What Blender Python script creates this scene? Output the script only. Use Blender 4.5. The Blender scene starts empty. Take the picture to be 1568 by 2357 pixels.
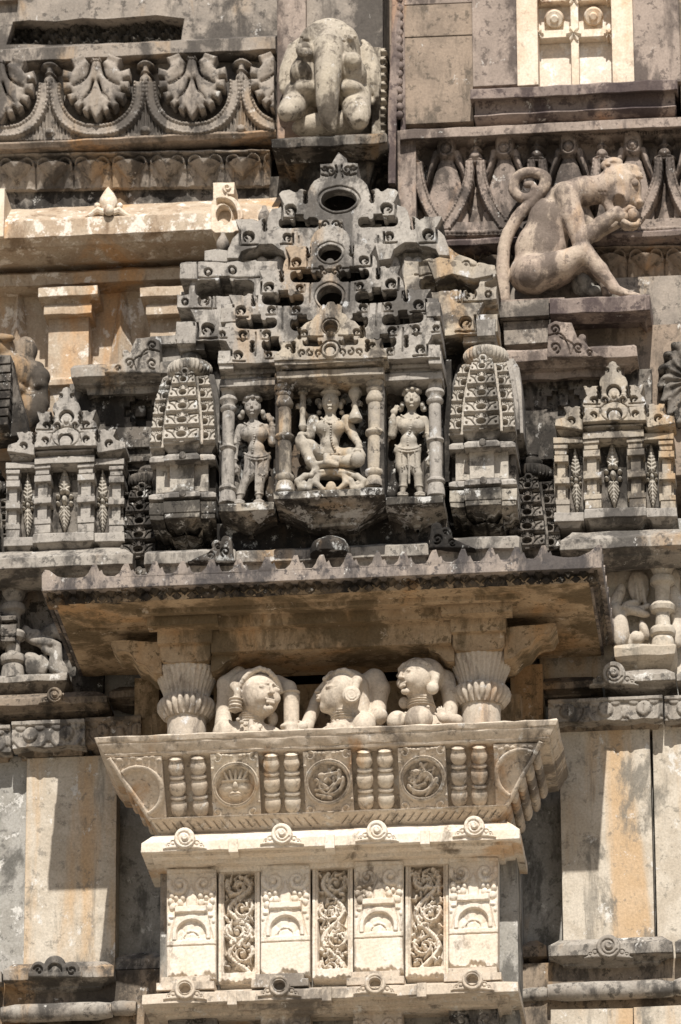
import bpy, math, random
import numpy as np
from mathutils import Vector, Matrix
from mathutils.geometry import tessellate_polygon

random.seed(7); np.random.seed(7)
S = bpy.context.scene
rad = math.radians

# ------------------------------------------------------------------ camera
# Working unit WU: 1/400 m. X along the facade, Y into the wall, Z up.
KM = 1.0 / 400.0
ZOFF = 15.0
PSI, PIT, ROL, FPX = rad(5.7), rad(22.5), -0.004, 14000.0
F_ = np.array([-math.sin(PSI) * math.cos(PIT), math.cos(PSI) * math.cos(PIT), math.sin(PIT)])
R0 = np.array([math.cos(PSI), math.sin(PSI), 0.0])
U0 = np.cross(R0, F_)
R_ = R0 * math.cos(ROL) + U0 * math.sin(ROL)
U_ = U0 * math.cos(ROL) - R0 * math.sin(ROL)
C_ = np.array([0.0, -150.0, 0.0]) - F_ * FPX

cd = bpy.data.cameras.new('camera')
cam = bpy.data.objects.new('camera', cd)
S.collection.objects.link(cam)
cd.sensor_fit = 'VERTICAL'; cd.sensor_height = 36.0; cd.sensor_width = 24.0
cd.lens = 36.0 * FPX / 2357.0
M = Matrix(((R_[0], U_[0], -F_[0], C_[0] * KM), (R_[1], U_[1], -F_[1], C_[1] * KM),
            (R_[2], U_[2], -F_[2], C_[2] * KM + ZOFF), (0, 0, 0, 1)))
cam.matrix_world = M
cd.clip_start = 0.5; cd.clip_end = 3000.0
S.camera = cam
cd.dof.use_dof = True
cd.dof.focus_distance = FPX * KM - 0.55
cd.dof.aperture_fstop = 2.6

# ------------------------------------------------------------------ world, sun, exposure
SUN = Vector((0.10, -1.0, 1.13)).normalized()
w = bpy.data.worlds.new('World'); S.world = w; w.use_nodes = True
nt = w.node_tree; bg = nt.nodes['Background']
sky = nt.nodes.new('ShaderNodeTexSky'); sky.sky_type = 'NISHITA'; sky.sun_disc = False
sky.sun_elevation = math.asin(SUN.z); sky.sun_rotation = math.atan2(SUN.x, SUN.y)
sky.air_density = 1.0; sky.dust_density = 1.5
nt.links.new(sky.outputs[0], bg.inputs[0]); bg.inputs[1].default_value = 0.065
sl = bpy.data.lights.new('sun', 'SUN'); sl.energy = 5.0; sl.angle = rad(0.5); sl.color = (1.0, 0.955, 0.89)
so = bpy.data.objects.new('sun', sl); S.collection.objects.link(so)
so.rotation_euler = SUN.to_track_quat('Z', 'Y').to_euler(); so.location = (0, 0, 40)
S.view_settings.view_transform = 'Standard'; S.view_settings.look = 'None'
S.view_settings.exposure = 0.3; S.view_settings.gamma = 1.0
S.cycles.max_bounces = 8; S.cycles.diffuse_bounces = 5

# ------------------------------------------------------------------ mapping
def at(x, y, Y):
    x, y, Y = np.broadcast_arrays(np.asarray(x, float), np.asarray(y, float), np.asarray(Y, float))
    D = F_ * FPX + R_ * (x - 784.0)[..., None] - U_ * (y - 1178.5)[..., None]
    t = (Y - C_[1]) / D[..., 1]
    return C_ + D * t[..., None]
def X_(x, y, Y): return float(at(x, y, Y)[0])
def Z_(x, y, Y): return float(at(x, y, Y)[2])
SL = 0.042   # how much a level edge climbs to the right in the picture

# ------------------------------------------------------------------ materials
MATS = {}
def stone(name, c1, c2, grime=0.3, gcol=(.045, .04, .035), white=0.0, ochre=0.0, ocol=(.42, .22, .08),
          bump=0.2, gs=3.0, wcol=(.62, .60, .56), streak=0.25, seed=0.0):
    m = bpy.data.materials.new(name); m.use_nodes = True
    t = m.node_tree; N = t.nodes; L = t.links
    b = N['Principled BSDF']; b.inputs['Roughness'].default_value = 0.9
    b.inputs['Specular IOR Level'].default_value = 0.18
    geo = N.new('ShaderNodeNewGeometry')
    def mapped(sc, off):
        mp = N.new('ShaderNodeMapping'); mp.inputs['Scale'].default_value = sc
        mp.inputs['Location'].default_value = (off + seed, off * 1.7, off * .6 - seed)
        L.new(geo.outputs['Position'], mp.inputs[0]); return mp.outputs[0]
    def noise(vec, scale, det=5, rough=.6, dist=0.0):
        n = N.new('ShaderNodeTexNoise'); n.inputs['Scale'].default_value = scale
        n.inputs['Detail'].default_value = det; n.inputs['Roughness'].default_value = rough
        n.inputs['Distortion'].default_value = dist
        L.new(vec, n.inputs['Vector']); return n.outputs['Fac']
    def ramp(f, a, c):
        r = N.new('ShaderNodeMapRange'); r.interpolation_type = 'SMOOTHSTEP'
        r.inputs['From Min'].default_value = a; r.inputs['From Max'].default_value = c
        L.new(f, r.inputs['Value']); return r.outputs['Result']
    def mix(f, A, B, mode='MIX'):
        x = N.new('ShaderNodeMix'); x.data_type = 'RGBA'; x.blend_type = mode
        if isinstance(f, float): x.inputs['Factor'].default_value = f
        else: L.new(f, x.inputs['Factor'])
        for s, v in (('A', A), ('B', B)):
            i = [q for q in x.inputs if q.name == s and q.type == 'RGBA'][0]
            if isinstance(v, tuple): i.default_value = v + (1,)
            else: L.new(v, i)
        return [q for q in x.outputs if q.type == 'RGBA'][0]
    def mul(a, c):
        x = N.new('ShaderNodeMath'); x.operation = 'MULTIPLY'
        L.new(a, x.inputs[0])
        if isinstance(c, float): x.inputs[1].default_value = c
        else: L.new(c, x.inputs[1])
        return x.outputs[0]
    p0 = mapped((1, 1, 1), 0.0); ps = mapped((1, 1, streak), 3.1)
    col = mix(ramp(noise(p0, 5.0, 8, .66, .4), .40, .60), c1, c2)
    fine = noise(p0, 70, 4, .7)
    if ochre > 0:
        f = ramp(noise(ps, 2.3, 6, .6, .5), .60 - ochre * .24, .71 - ochre * .2)
        col = mix(mul(f, .62), col, ocol)
    if grime > 0:
        a = noise(mapped((1, 1, .55), 7.7), gs, 9, .68, .3)
        f = ramp(a, .595 - grime * .28, .675 - grime * .24)
        f2 = ramp(noise(ps, 7.0, 7, .7), .585 - grime * .17, .68 - grime * .13)
        col = mix(mul(f, .86), col, gcol)
        col = mix(mul(f2, .60), col, gcol)
        f3 = ramp(noise(mapped((1, 1, 1), 21.3), 17.0, 7, .72), .595 - grime * .12, .645 - grime * .09)
        col = mix(mul(f3, min(.85, .35 + grime)), col, gcol)
    if white > 0:
        f = ramp(noise(mapped((1, 1, .8), 12.3), 9.0, 8, .75, .2), .635 - white * .22, .685 - white * .18)
        col = mix(mul(f, .8), col, wcol)
    vr = N.new('ShaderNodeMapRange'); vr.inputs['From Min'].default_value = .3; vr.inputs['From Max'].default_value = .7
    vr.inputs['To Min'].default_value = .80; vr.inputs['To Max'].default_value = 1.15
    L.new(fine, vr.inputs['Value'])
    col = mix(1.0, col, vr.outputs['Result'], 'MULTIPLY')
    L.new(col, b.inputs['Base Color'])
    bv = N.new('ShaderNodeBevel'); bv.samples = 3; bv.inputs['Radius'].default_value = 0.0065
    hgt = N.new('ShaderNodeMath'); hgt.operation = 'ADD'
    L.new(mul(noise(p0, 26, 6, .65), 1.6), hgt.inputs[0]); L.new(mul(noise(p0, 110, 2, .6), .25), hgt.inputs[1])
    bp = N.new('ShaderNodeBump'); bp.inputs['Strength'].default_value = bump; bp.inputs['Distance'].default_value = .012
    L.new(hgt.outputs[0], bp.inputs['Height']); L.new(bv.outputs[0], bp.inputs['Normal'])
    L.new(bp.outputs[0], b.inputs['Normal'])
    MATS[name] = m
    return m
stone('cream', (.64, .565, .46), (.60, .50, .385), .10, (.16, .13, .10), .18, .22, (.50, .29, .12), wcol=(.70, .66, .60))
stone('cream_panel', (.69, .625, .535), (.64, .55, .44), .02, (.2, .16, .12), .15, .12, (.52, .30, .12), wcol=(.74, .70, .64))
stone('sill', (.57, .49, .395), (.50, .42, .33), .24, (.15, .13, .11), .26, .15, wcol=(.62, .60, .56), gs=1.8)
stone('bust', (.56, .49, .40), (.50, .425, .34), .12, (.24, .20, .16), .12, .0, bump=.2)
stone('column', (.53, .47, .39), (.47, .405, .33), .14, (.2, .17, .14), .26, .04, wcol=(.60, .60, .60))
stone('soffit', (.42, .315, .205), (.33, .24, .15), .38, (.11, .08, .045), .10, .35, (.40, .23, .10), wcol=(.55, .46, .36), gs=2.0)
stone('crest', (.32, .265, .22), (.26, .22, .19), .45, (.055, .05, .05), .12, .0)
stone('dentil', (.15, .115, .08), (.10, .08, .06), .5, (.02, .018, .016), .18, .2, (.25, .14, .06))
stone('shrine', (.365, .335, .295), (.30, .275, .245), .33, (.07, .064, .058), .16, .10, (.36, .25, .15), wcol=(.50, .50, .49))
stone('shrine_warm', (.40, .345, .27), (.31, .275, .23), .34, (.06, .052, .045), .26, .22, (.40, .25, .12), wcol=(.6, .6, .6))
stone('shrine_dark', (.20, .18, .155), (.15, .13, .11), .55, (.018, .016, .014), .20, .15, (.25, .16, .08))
stone('lichen_shade', (.11, .095, .08), (.07, .06, .05), .6, (.012, .011, .01), .42, .12, (.24, .15, .08), wcol=(.42, .42, .40))  # near black for lichened carving and for shade in niche and under bases
stone('base_stained', (.40, .36, .30), (.30, .27, .225), .55, (.022, .02, .018), .42, .15, (.36, .24, .13), wcol=(.60, .59, .56))
stone('statue', (.40, .355, .29), (.33, .30, .255), .18, (.08, .07, .06), .22, .10, (.42, .30, .17), bump=.2, wcol=(.62, .62, .60))
stone('leafstone', (.44, .40, .34), (.37, .34, .29), .14, (.14, .12, .10), .30, .05, wcol=(.62, .62, .6))
stone('wall_beige', (.52, .465, .385), (.43, .375, .30), .20, (.17, .155, .13), .22, .56, (.48, .30, .14), streak=.12)
stone('wall_grey', (.35, .335, .305), (.28, .265, .235), .30, (.10, .095, .085), .22, .12, streak=.2)
stone('ledge', (.33, .30, .26), (.27, .24, .205), .36, (.06, .055, .05), .14, .20, (.36, .22, .10))
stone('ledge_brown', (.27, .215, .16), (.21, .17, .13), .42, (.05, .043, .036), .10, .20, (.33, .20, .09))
stone('upper', (.315, .272, .228), (.25, .218, .185), .36, (.07, .062, .055), .08, .15, (.36, .24, .13))
stone('upper_pink', (.335, .272, .228), (.26, .212, .178), .36, (.085, .068, .06), .05, .20, (.40, .25, .16))
stone('upper_brown', (.295, .232, .178), (.225, .178, .138), .34, (.09, .075, .06), .04, .18)
stone('purple', (.27, .215, .185), (.20, .16, .14), .42, (.06, .045, .045), .05, .2, (.42, .25, .15))
stone('gold', (.45, .37, .28), (.39, .30, .215), .14, (.2, .14, .09), .42, .12, (.55, .30, .12), wcol=(.74, .68, .60))
stone('frame_cream', (.69, .60, .48), (.63, .51, .385), .03, (.3, .2, .14), .30, .05, (.60, .36, .18), wcol=(.75, .70, .63))
stone('pane', (.70, .63, .54), (.65, .56, .46), .0, white=.5, wcol=(.80, .77, .72))
stone('elephant', (.44, .385, .305), (.36, .315, .255), .36, (.085, .07, .055), .12, .0, bump=.35)
stone('monkey', (.43, .35, .275), (.36, .285, .23), .32, (.12, .095, .08), .08, .16, (.50, .32, .17), bump=.35)
stone('drop', (.315, .255, .215), (.245, .20, .168), .44, (.06, .05, .044), .07, .15, (.38, .24, .15))
stone('tower', (.43, .39, .335), (.37, .335, .285), .22, (.08, .072, .062), .18, .08, wcol=(.55, .55, .53))
stone('rough', (.13, .115, .095), (.07, .062, .052), .4, (.02, .018, .015), .0, .0, bump=1.0)
stone('paving', (.40, .35, .28), (.34, .29, .23), .1, bump=.2)
stone('void', (.05, .043, .035), (.04, .034, .028), .3)  # darkness of the deep balcony opening, put into the colour

# ------------------------------------------------------------------ mesh collector
def wob(V, a):
    x, y, z = V[:, 0], V[:, 1], V[:, 2]
    n = np.stack([np.sin(x * .071 + z * .053 + 1.3) + .6 * np.sin(z * .16 + y * .1),
                  np.sin(x * .063 - z * .047 + .4) + .6 * np.sin(x * .17 + z * .12),
                  np.sin(x * .058 + y * .06 + 2.1) + .6 * np.sin(x * .19 + y * .08)], 1)
    return V + n * a
class G:
    def __init__(s): s.V = []; s.Q = []; s.T = []; s.n = 0
    def add(s, V, Q=None, T=None):
        V = np.asarray(V, float).reshape(-1, 3)
        if Q is not None and len(Q): s.Q.append(np.asarray(Q, int).reshape(-1, 4) + s.n)
        if T is not None and len(T): s.T.append(np.asarray(T, int).reshape(-1, 3) + s.n)
        s.V.append(V); s.n += len(V)
    # --- axis aligned block: pixel box measured on its front face at depth Yf, straight back to Yb
    def box(s, x0, x1, y0, y1, Yf, Yb, ch=0.0):
        xm, ym = (x0 + x1) / 2, (y0 + y1) / 2
        a, b = X_(x0, ym, Yf), X_(x1, ym, Yf); t, o = Z_(xm, y0, Yf), Z_(xm, y1, Yf)
        s.wbox(a, b, Yf, Yb, o, t)
    def wbox(s, a, b, Yf, Yb, o, t):
        V = [(a, Yf, o), (b, Yf, o), (b, Yf, t), (a, Yf, t), (a, Yb, o), (b, Yb, o), (b, Yb, t), (a, Yb, t)]
        s.add(V, [(0, 1, 2, 3), (1, 5, 6, 2), (5, 4, 7, 6), (4, 0, 3, 7), (3, 2, 6, 7), (4, 5, 1, 0)])
    # --- moulding: profile of (image y at the middle, depth Y), with side returns to Yb
    def mould(s, x0, x1, prof, Yref, Yb, mL=1.0, mR=1.0, seg=34.0, rough=.7, ym=None):
        xm = (x0 + x1) / 2
        if ym is None: ym = prof[0][0]
        a, b = X_(x0, ym, Yref), X_(x1, ym, Yref)
        Z = [Z_(xm, y, Y) for y, Y in prof]; YY = [Y for y, Y in prof]
        n = max(2, int((b - a) / seg)); k = len(prof)
        V = []; Q = []
        rng = np.random.RandomState(int(abs(x0 * 13 + ym * 7)) % 99991)
        for i in range(n + 1):
            f = i / n
            for j in range(k):
                d = Yref - YY[j]
                XL = a - d * mL; XR = b + d * mR
                r = rng.randn(2) * rough * .6
                V.append((XL + (XR - XL) * f, YY[j] + r[0], Z[j] + r[1]))
        for i in range(n):
            for j in range(k - 1):
                p = i * k + j; Q.append((p, p + 1, p + k + 1, p + k))
        m = len(V)
        for side in (0, n):                       # returns
            for j in range(k):
                q = V[side * k + j]; V.append((q[0], Yb, q[2]))
        for j in range(k - 1):
            Q.append((m + j, m + j + 1, j + 1, j))
            Q.append((n * k + j, n * k + j + 1, m + k + j + 1, m + k + j))
        T0 = len(V)
        for i in range(n + 1): V.append((V[i * k][0], Yb, V[i * k][2])); V.append((V[i * k + k - 1][0], Yb, V[i * k + k - 1][2]))
        for i in range(n):
            Q.append((i * k, i * k + k, T0 + 2 * i + 2, T0 + 2 * i))
            Q.append((i * k + k - 1, T0 + 2 * i + 1, T0 + 2 * i + 3, i * k + 2 * k - 1))
        s.add(V, Q)
    # --- outline in pixels on plane Yf, pushed straight back to Yb
    def prism(s, pts, Yf, Yb, holes=()):
        loops = [list(pts)] + [list(h) for h in holes]
        W = [at([p[0] for p in l], [p[1] for p in l], Yf) for l in loops]
        s.wprism([[(q[0], q[2]) for q in l] for l in W], Yf, Yb)
    def wprism(s, loops, Yf, Yb):
        fl = [p for l in loops for p in l]; n = len(fl)
        tri = tessellate_polygon([[Vector((p[0], p[1], 0)) for p in l] for l in loops])
        T = []
        for t in tri:
            a, b, c = [fl[i] for i in t]
            if (b[0] - a[0]) * (c[1] - a[1]) - (b[1] - a[1]) * (c[0] - a[0]) < 0: t = (t[0], t[2], t[1])
            T.append(t)
        V = [(p[0], Yf, p[1]) for p in fl] + [(p[0], Yb, p[1]) for p in fl]
        Q = []; o = 0
        for l in loops:
            k = len(l)
            for i in range(k):
                a = o + i; b = o + (i + 1) % k; Q.append((a, b, b + n, a + n))
            o += k
        s.add(V, Q, T + [(t[0] + n, t[2] + n, t[1] + n) for t in T])
    # --- turned piece: axis at pixel x, profile (image y, radius)
    def lathe(s, x, Y, prof, seg=28, flute=0, fa=0.0, fr=None, x2=None):
        V = []; k = len(prof)
        y0, y1 = prof[0][0], prof[-1][0]
        for j, (y, r) in enumerate(prof):
            xx = x if x2 is None else x + (x2 - x) * (y - y0) / (y1 - y0)
            c = at(xx, y, Y)
            for i in range(seg):
                a = 2 * math.pi * i / seg; rr = r
                if flute and (fr is None or fr[0] <= j <= fr[1]): rr = r * (1 + fa * abs(math.cos(a * flute / 2)) - fa)
                V.append((c[0] + rr * math.cos(a), c[1] + rr * math.sin(a), c[2]))
        Q = []
        for j in range(k - 1):
            for i in range(seg):
                p = j * seg + i; q = j * seg + (i + 1) % seg
                Q.append((p, p + seg, q + seg, q))
        m = len(V); T = []
        for j in (0, k - 1):
            c = np.mean(V[j * seg:(j + 1) * seg], 0); V.append(tuple(c)); ci = len(V) - 1
            for i in range(seg):
                p = j * seg + i; q = j * seg + (i + 1) % seg
                T.append((p, q, ci) if j == 0 else (q, p, ci))
        s.add(V, Q, T)
    # --- tube along points (WU) with radii
    def tube(s, P, R, seg=10, cap=True):
        P = np.asarray(P, float); n = len(P); R = np.broadcast_to(np.asarray(R, float), (n,))
        V = []; up = np.array([0.0, 1.0, 0.03])
        for i in range(n):
            d = P[min(i + 1, n - 1)] - P[max(i - 1, 0)]; d = d / (np.linalg.norm(d) + 1e-9)
            u = np.cross(d, up); nu = np.linalg.norm(u)
            if nu < .2: u = np.cross(d, np.array([1.0, 0, 0])); nu = np.linalg.norm(u)
            u = u / nu; v = np.cross(u, d)
            for k in range(seg):
                a = 2 * math.pi * k / seg; V.append(P[i] + R[i] * (math.cos(a) * u + math.sin(a) * v))
        Q = [(i * seg + k, i * seg + (k + 1) % seg, (i + 1) * seg + (k + 1) % seg, (i + 1) * seg + k) for i in range(n - 1) for k in range(seg)]
        T = []
        for e in (0, n - 1):
            V.append(P[e]); c = len(V) - 1
            for k in range(seg):
                a, b = e * seg + k, e * seg + (k + 1) % seg; T.append((b, a, c) if e == 0 else (a, b, c))
        s.add(V, Q, T)
    def ball(s, c, rx, ry=None, rz=None, n=10):
        ry = rx if ry is None else ry; rz = rx if rz is None else rz
        V = []; m = n * 2
        for j in range(n + 1):
            t = math.pi * j / n
            for i in range(m):
                a = 2 * math.pi * i / m
                V.append((c[0] + rx * math.sin(t) * math.cos(a), c[1] + ry * math.sin(t) * math.sin(a), c[2] + rz * math.cos(t)))
        Q = [(j * m + i, (j + 1) * m + i, (j + 1) * m + (i + 1) % m, j * m + (i + 1) % m) for j in range(n) for i in range(m)]
        s.add(V, Q)
    # --- carved slab: pixel grid on plane Y (number or function), height h toward the viewer
    def relief(s, x0, x1, y0, y1, Y, h, res=1.7, back=25.0, outline=None, rough=.25):
        nx = max(3, int((x1 - x0) / res) + 1); ny = max(3, int((y1 - y0) / res) + 1)
        XX, YY = np.meshgrid(np.linspace(x0, x1, nx), np.linspace(y0, y1, ny))
        keep = np.ones((ny - 1, nx - 1), bool)
        if outline is not None:
            Sd = outline(XX, YY); ins = Sd < 0
            keep = ins[:-1, :-1] | ins[1:, :-1] | ins[:-1, 1:] | ins[1:, 1:]
            gy, gx = np.gradient(Sd, YY[1, 0] - YY[0, 0], XX[0, 1] - XX[0, 0])
            gl = np.maximum(np.sqrt(gx * gx + gy * gy), .3)
            mv = np.where(Sd > 0, np.minimum(Sd, 3 * res), 0)
            XX = XX - mv * gx / gl / gl; YY = YY - mv * gy / gl / gl
        H = h(XX, YY) if h is not None else np.zeros_like(XX)
        H = H + rough * (np.sin(XX * .31 + YY * .23) * np.sin(YY * .37 - XX * .11) + .7 * np.random.randn(ny, nx) * .6)
        Yb = Y(XX, YY) if callable(Y) else np.full_like(XX, Y)
        P = at(XX, YY, Yb); B = P.copy(); P[..., 1] -= H; B[..., 1] += back
        idx = np.arange(nx * ny).reshape(ny, nx)
        q = np.stack([idx[:-1, :-1], idx[1:, :-1], idx[1:, 1:], idx[:-1, 1:]], -1)[keep]
        e = np.concatenate([q[:, [0, 1]], q[:, [1, 2]], q[:, [2, 3]], q[:, [3, 0]]])
        N = nx * ny; c1 = e[:, 0] * N + e[:, 1]; c2 = e[:, 1] * N + e[:, 0]
        bd = e[~np.isin(c1, c2)]
        sk = np.stack([bd[:, 1], bd[:, 0], bd[:, 0] + N, bd[:, 1] + N], -1)
        A = np.concatenate([q, sk]); V = np.concatenate([P.reshape(-1, 3), B.reshape(-1, 3)])
        us, inv = np.unique(A, return_inverse=True)
        s.add(V[us], inv.reshape(A.shape))
    def build(s, name, mat, parent=None, jit=.45, sharp=38):
        V = np.concatenate(s.V)
        if jit: V = wob(V, jit)
        V = V * KM; V[:, 2] += ZOFF
        if parent is not None: V = V - np.array(parent.location)
        Q = np.concatenate(s.Q) if s.Q else np.zeros((0, 4), int)
        T = np.concatenate(s.T) if s.T else np.zeros((0, 3), int)
        me = bpy.data.meshes.new(name)
        me.vertices.add(len(V)); me.vertices.foreach_set('co', V.astype(np.float32).ravel())
        nl = len(Q) * 4 + len(T) * 3
        me.loops.add(nl); me.loops.foreach_set('vertex_index', np.concatenate([Q.ravel(), T.ravel()]).astype(np.int32))
        me.polygons.add(len(Q) + len(T))
        st = np.concatenate([np.arange(len(Q)) * 4, len(Q) * 4 + np.arange(len(T)) * 3]).astype(np.int32)
        me.polygons.foreach_set('loop_start', st)
        me.update(calc_edges=True); me.validate()
        me.polygons.foreach_set('use_smooth', np.ones(len(me.polygons), bool))
        me.set_sharp_from_angle(angle=rad(sharp))
        me.materials.append(MATS[mat])
        o = bpy.data.objects.new(name, me); S.collection.objects.link(o)
        if parent is not None: o.parent = parent
        return o
def tag(o, label, cat, group=None):
    o['label'] = label; o['category'] = cat
    if group: o['group'] = group
    return o
def thing(name, label, cat, base, group=None):
    o = bpy.data.objects.new(name, None); S.collection.objects.link(o); o.empty_display_size = .1
    p = at(*base) * KM; o.location = (p[0], p[1], p[2] + ZOFF)
    return tag(o, label, cat, group)
def dup(root, d, label=None, group=None, mat=None):
    r = root.copy(); S.collection.objects.link(r)
    r.location = root.location + Vector(d) * KM
    if label: r['label'] = label
    if group: r['group'] = group
    for ch in list(root.children):
        c = ch.copy(); S.collection.objects.link(c); c.parent = r
        if mat: c.data = c.data.copy(); c.data.materials.clear(); c.data.materials.append(MATS[mat])
        for gch in ch.children:
            e = gch.copy(); S.collection.objects.link(e); e.parent = c
            if mat: e.data = e.data.copy(); e.data.materials.clear(); e.data.materials.append(MATS[mat])
    return r
def pdup(o, d):                                  # a further copy of one part under the same thing
    c = o.copy(); S.collection.objects.link(c); c.parent = o.parent
    c.location = o.location + Vector(d) * KM
    for gch in o.children:
        e = gch.copy(); S.collection.objects.link(e); e.parent = c
    return c
def one(name, mat, label, cat, fn, group=None, **kw):   # a thing that is one mesh
    g = G(); fn(g); return tag(g.build(name, mat, None, **kw), label, cat, group)

# ------------------------------------------------------------------ 2-D distance fields (pixels)
def circ(x, y, cx, cy, r, ry=None):
    if ry is None: return np.hypot(x - cx, y - cy) - r
    return (np.hypot((x - cx) / r, (y - cy) / ry) - 1) * min(r, ry)
def seg(x, y, a, b, r0=0.0, r1=None):
    r1 = r0 if r1 is None else r1
    dx, dy = b[0] - a[0], b[1] - a[1]; l = dx * dx + dy * dy + 1e-9
    t = np.clip(((x - a[0]) * dx + (y - a[1]) * dy) / l, 0, 1)
    return np.hypot(x - a[0] - t * dx, y - a[1] - t * dy) - (r0 + (r1 - r0) * t)
def pl(x, y, P, r0=0.0, r1=None):
    n = len(P) - 1; r1 = r0 if r1 is None else r1; d = None
    for i in range(n):
        e = seg(x, y, P[i], P[i + 1], r0 + (r1 - r0) * i / n, r0 + (r1 - r0) * (i + 1) / n)
        d = e if d is None else np.minimum(d, e)
    return d
def poly(x, y, P):
    d = np.full(x.shape, 1e9); ins = np.zeros(x.shape, bool); n = len(P)
    for i in range(n):
        a, b = P[i], P[(i + 1) % n]
        d = np.minimum(d, seg(x, y, a, b))
        if a[1] != b[1]:
            c = ((a[1] > y) != (b[1] > y)) & (x < (b[0] - a[0]) * (y - a[1]) / (b[1] - a[1]) + a[0]); ins ^= c
    return np.where(ins, -d, d)
def bx(x, y, x0, x1, y0, y1, r=0.0):
    qx = np.abs(x - (x0 + x1) / 2) - (x1 - x0) / 2 + r; qy = np.abs(y - (y0 + y1) / 2) - (y1 - y0) / 2 + r
    return np.hypot(np.maximum(qx, 0), np.maximum(qy, 0)) + np.minimum(np.maximum(qx, qy), 0) - r
def sm(d, e=1.2):
    t = np.clip(.5 - d / (2 * e), 0, 1); return t * t * (3 - 2 * t)
def dome(d, r):                                   # d: distance with the radius r already taken off
    t = np.clip(-d / r, 0, 1); return np.sqrt(np.maximum(0, 1 - (1 - t) ** 2))
def spir(cx, cy, r0, r1, a0, turns, n=26):
    return [(cx + (r0 + (r1 - r0) * i / n) * math.cos(a0 + turns * 2 * math.pi * i / n),
             cy + (r0 + (r1 - r0) * i / n) * math.sin(a0 + turns * 2 * math.pi * i / n)) for i in range(n + 1)]
def cm(P, n=6):
    P = [np.array(p, float) for p in P]; Q = [2 * P[0] - P[1]] + P + [2 * P[-1] - P[-2]]; out = []
    for i in range(1, len(Q) - 2):
        for k in range(n):
            t = k / n
            out.append(.5 * (2 * Q[i] + (Q[i + 1] - Q[i - 1]) * t + (2 * Q[i - 1] - 5 * Q[i] + 4 * Q[i + 1] - Q[i + 2]) * t * t + (3 * Q[i] - Q[i - 1] - 3 * Q[i + 1] + Q[i + 2]) * t ** 3))
    out.append(P[-1]); return out
def mirror(fn, ax, s=SL):
    def f(x, y):
        m = x > ax
        return fn(np.where(m, 2 * ax - x, x), np.where(m, y + 2 * s * (x - ax), y))
    return f
def mpts(L, ax, s=SL):                            # left half outline (top to bottom) -> closed outline
    return L + [(2 * ax - x, y - 2 * s * (ax - x)) for x, y in reversed(L) if abs(x - ax) > .5]

# ------------------------------------------------------------------ 3-D distance fields -> one smooth skin
def skin(prims, vox=1.6):
    """prims: (kind, args..., k, sub). positions in WU"""
    lo = np.full(3, 1e9); hi = -lo
    for p in prims:
        if p['sub']: continue
        lo = np.minimum(lo, p['lo']); hi = np.maximum(hi, p['hi'])
    lo -= 4 * vox; hi += 4 * vox
    n = np.ceil((hi - lo) / vox).astype(int) + 1
    f = np.full(n, 60.0)
    ax = [lo[i] + vox * np.arange(n[i]) for i in range(3)]
    for p in prims:
        m = p['k'] + 3 * vox
        a = np.maximum(((p['lo'] - m - lo) / vox).astype(int), 0); b = np.minimum(((p['hi'] + m - lo) / vox).astype(int) + 2, n)
        if (b <= a).any(): continue
        sl_ = tuple(slice(a[i], b[i]) for i in range(3))
        x, y, z = np.meshgrid(*[ax[i][a[i]:b[i]] for i in range(3)], indexing='ij')
        d = p['fn'](x, y, z); g = f[sl_]; k = p['k']
        if p['sub']: d = -d; h = np.clip(.5 - .5 * (d - g) / k, 0, 1) if k > 0 else None
        if p['sub']:
            f[sl_] = np.maximum(g, d) if k <= 0 else g + (d - g) * (1 - h) + k * h * (1 - h)
        else:
            if k > 0:
                h = np.clip(.5 + .5 * (d - g) / k, 0, 1); f[sl_] = d + (g - d) * h - k * h * (1 - h)
            else: f[sl_] = np.minimum(g, d)
    s = f < 0
    cs = tuple(np.array(n) - 1)
    acc = np.zeros(cs + (3,)); cnt = np.zeros(cs)
    off = [(0, 0, 0), (1, 0, 0), (0, 1, 0), (1, 1, 0), (0, 0, 1), (1, 0, 1), (0, 1, 1), (1, 1, 1)]
    def sub(A, o): return A[o[0]:o[0] + cs[0], o[1]:o[1] + cs[1], o[2]:o[2] + cs[2]]
    for i in range(8):
        for j in range(i + 1, 8):
            df = [off[j][q] - off[i][q] for q in range(3)]
            if sum(abs(v) for v in df) != 1: continue
            A, B = sub(f, off[i]), sub(f, off[j]); c = (A < 0) != (B < 0)
            t = np.where(c, A / np.where(c, A - B, 1), 0)
            for q in range(3): acc[..., q] += np.where(c, off[i][q] + t * df[q], 0)
            cnt += c
    cell = cnt > 0; ids = -np.ones(cs, int); ids[cell] = np.arange(cell.sum())
    ci = np.argwhere(cell); V = lo + vox * (ci + acc[cell] / cnt[cell][:, None])
    Q = []
    for d in range(3):
        e1, e2 = (d + 1) % 3, (d + 2) % 3
        s0 = [slice(None)] * 3; s1 = [slice(None)] * 3; s0[d] = slice(0, -1); s1[d] = slice(1, None)
        A, B = s[tuple(s0)], s[tuple(s1)]
        for flip in (0, 1):
            w_ = np.argwhere((A & ~B) if not flip else (~A & B))
            w_ = w_[(w_[:, e1] > 0) & (w_[:, e2] > 0) & (w_[:, e1] < cs[e1]) & (w_[:, e2] < cs[e2])]
            if not len(w_): continue
            u1 = np.zeros(3, int); u1[e1] = 1; u2 = np.zeros(3, int); u2[e2] = 1
            q = [ids[tuple((w_ - a).T)] for a in (u1 * 0, u1, u1 + u2, u2)]
            q = np.stack(q if not flip else q[::-1], 1); Q.append(q)
    Q = np.concatenate(Q); return V, Q[(Q >= 0).all(1)]
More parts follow.
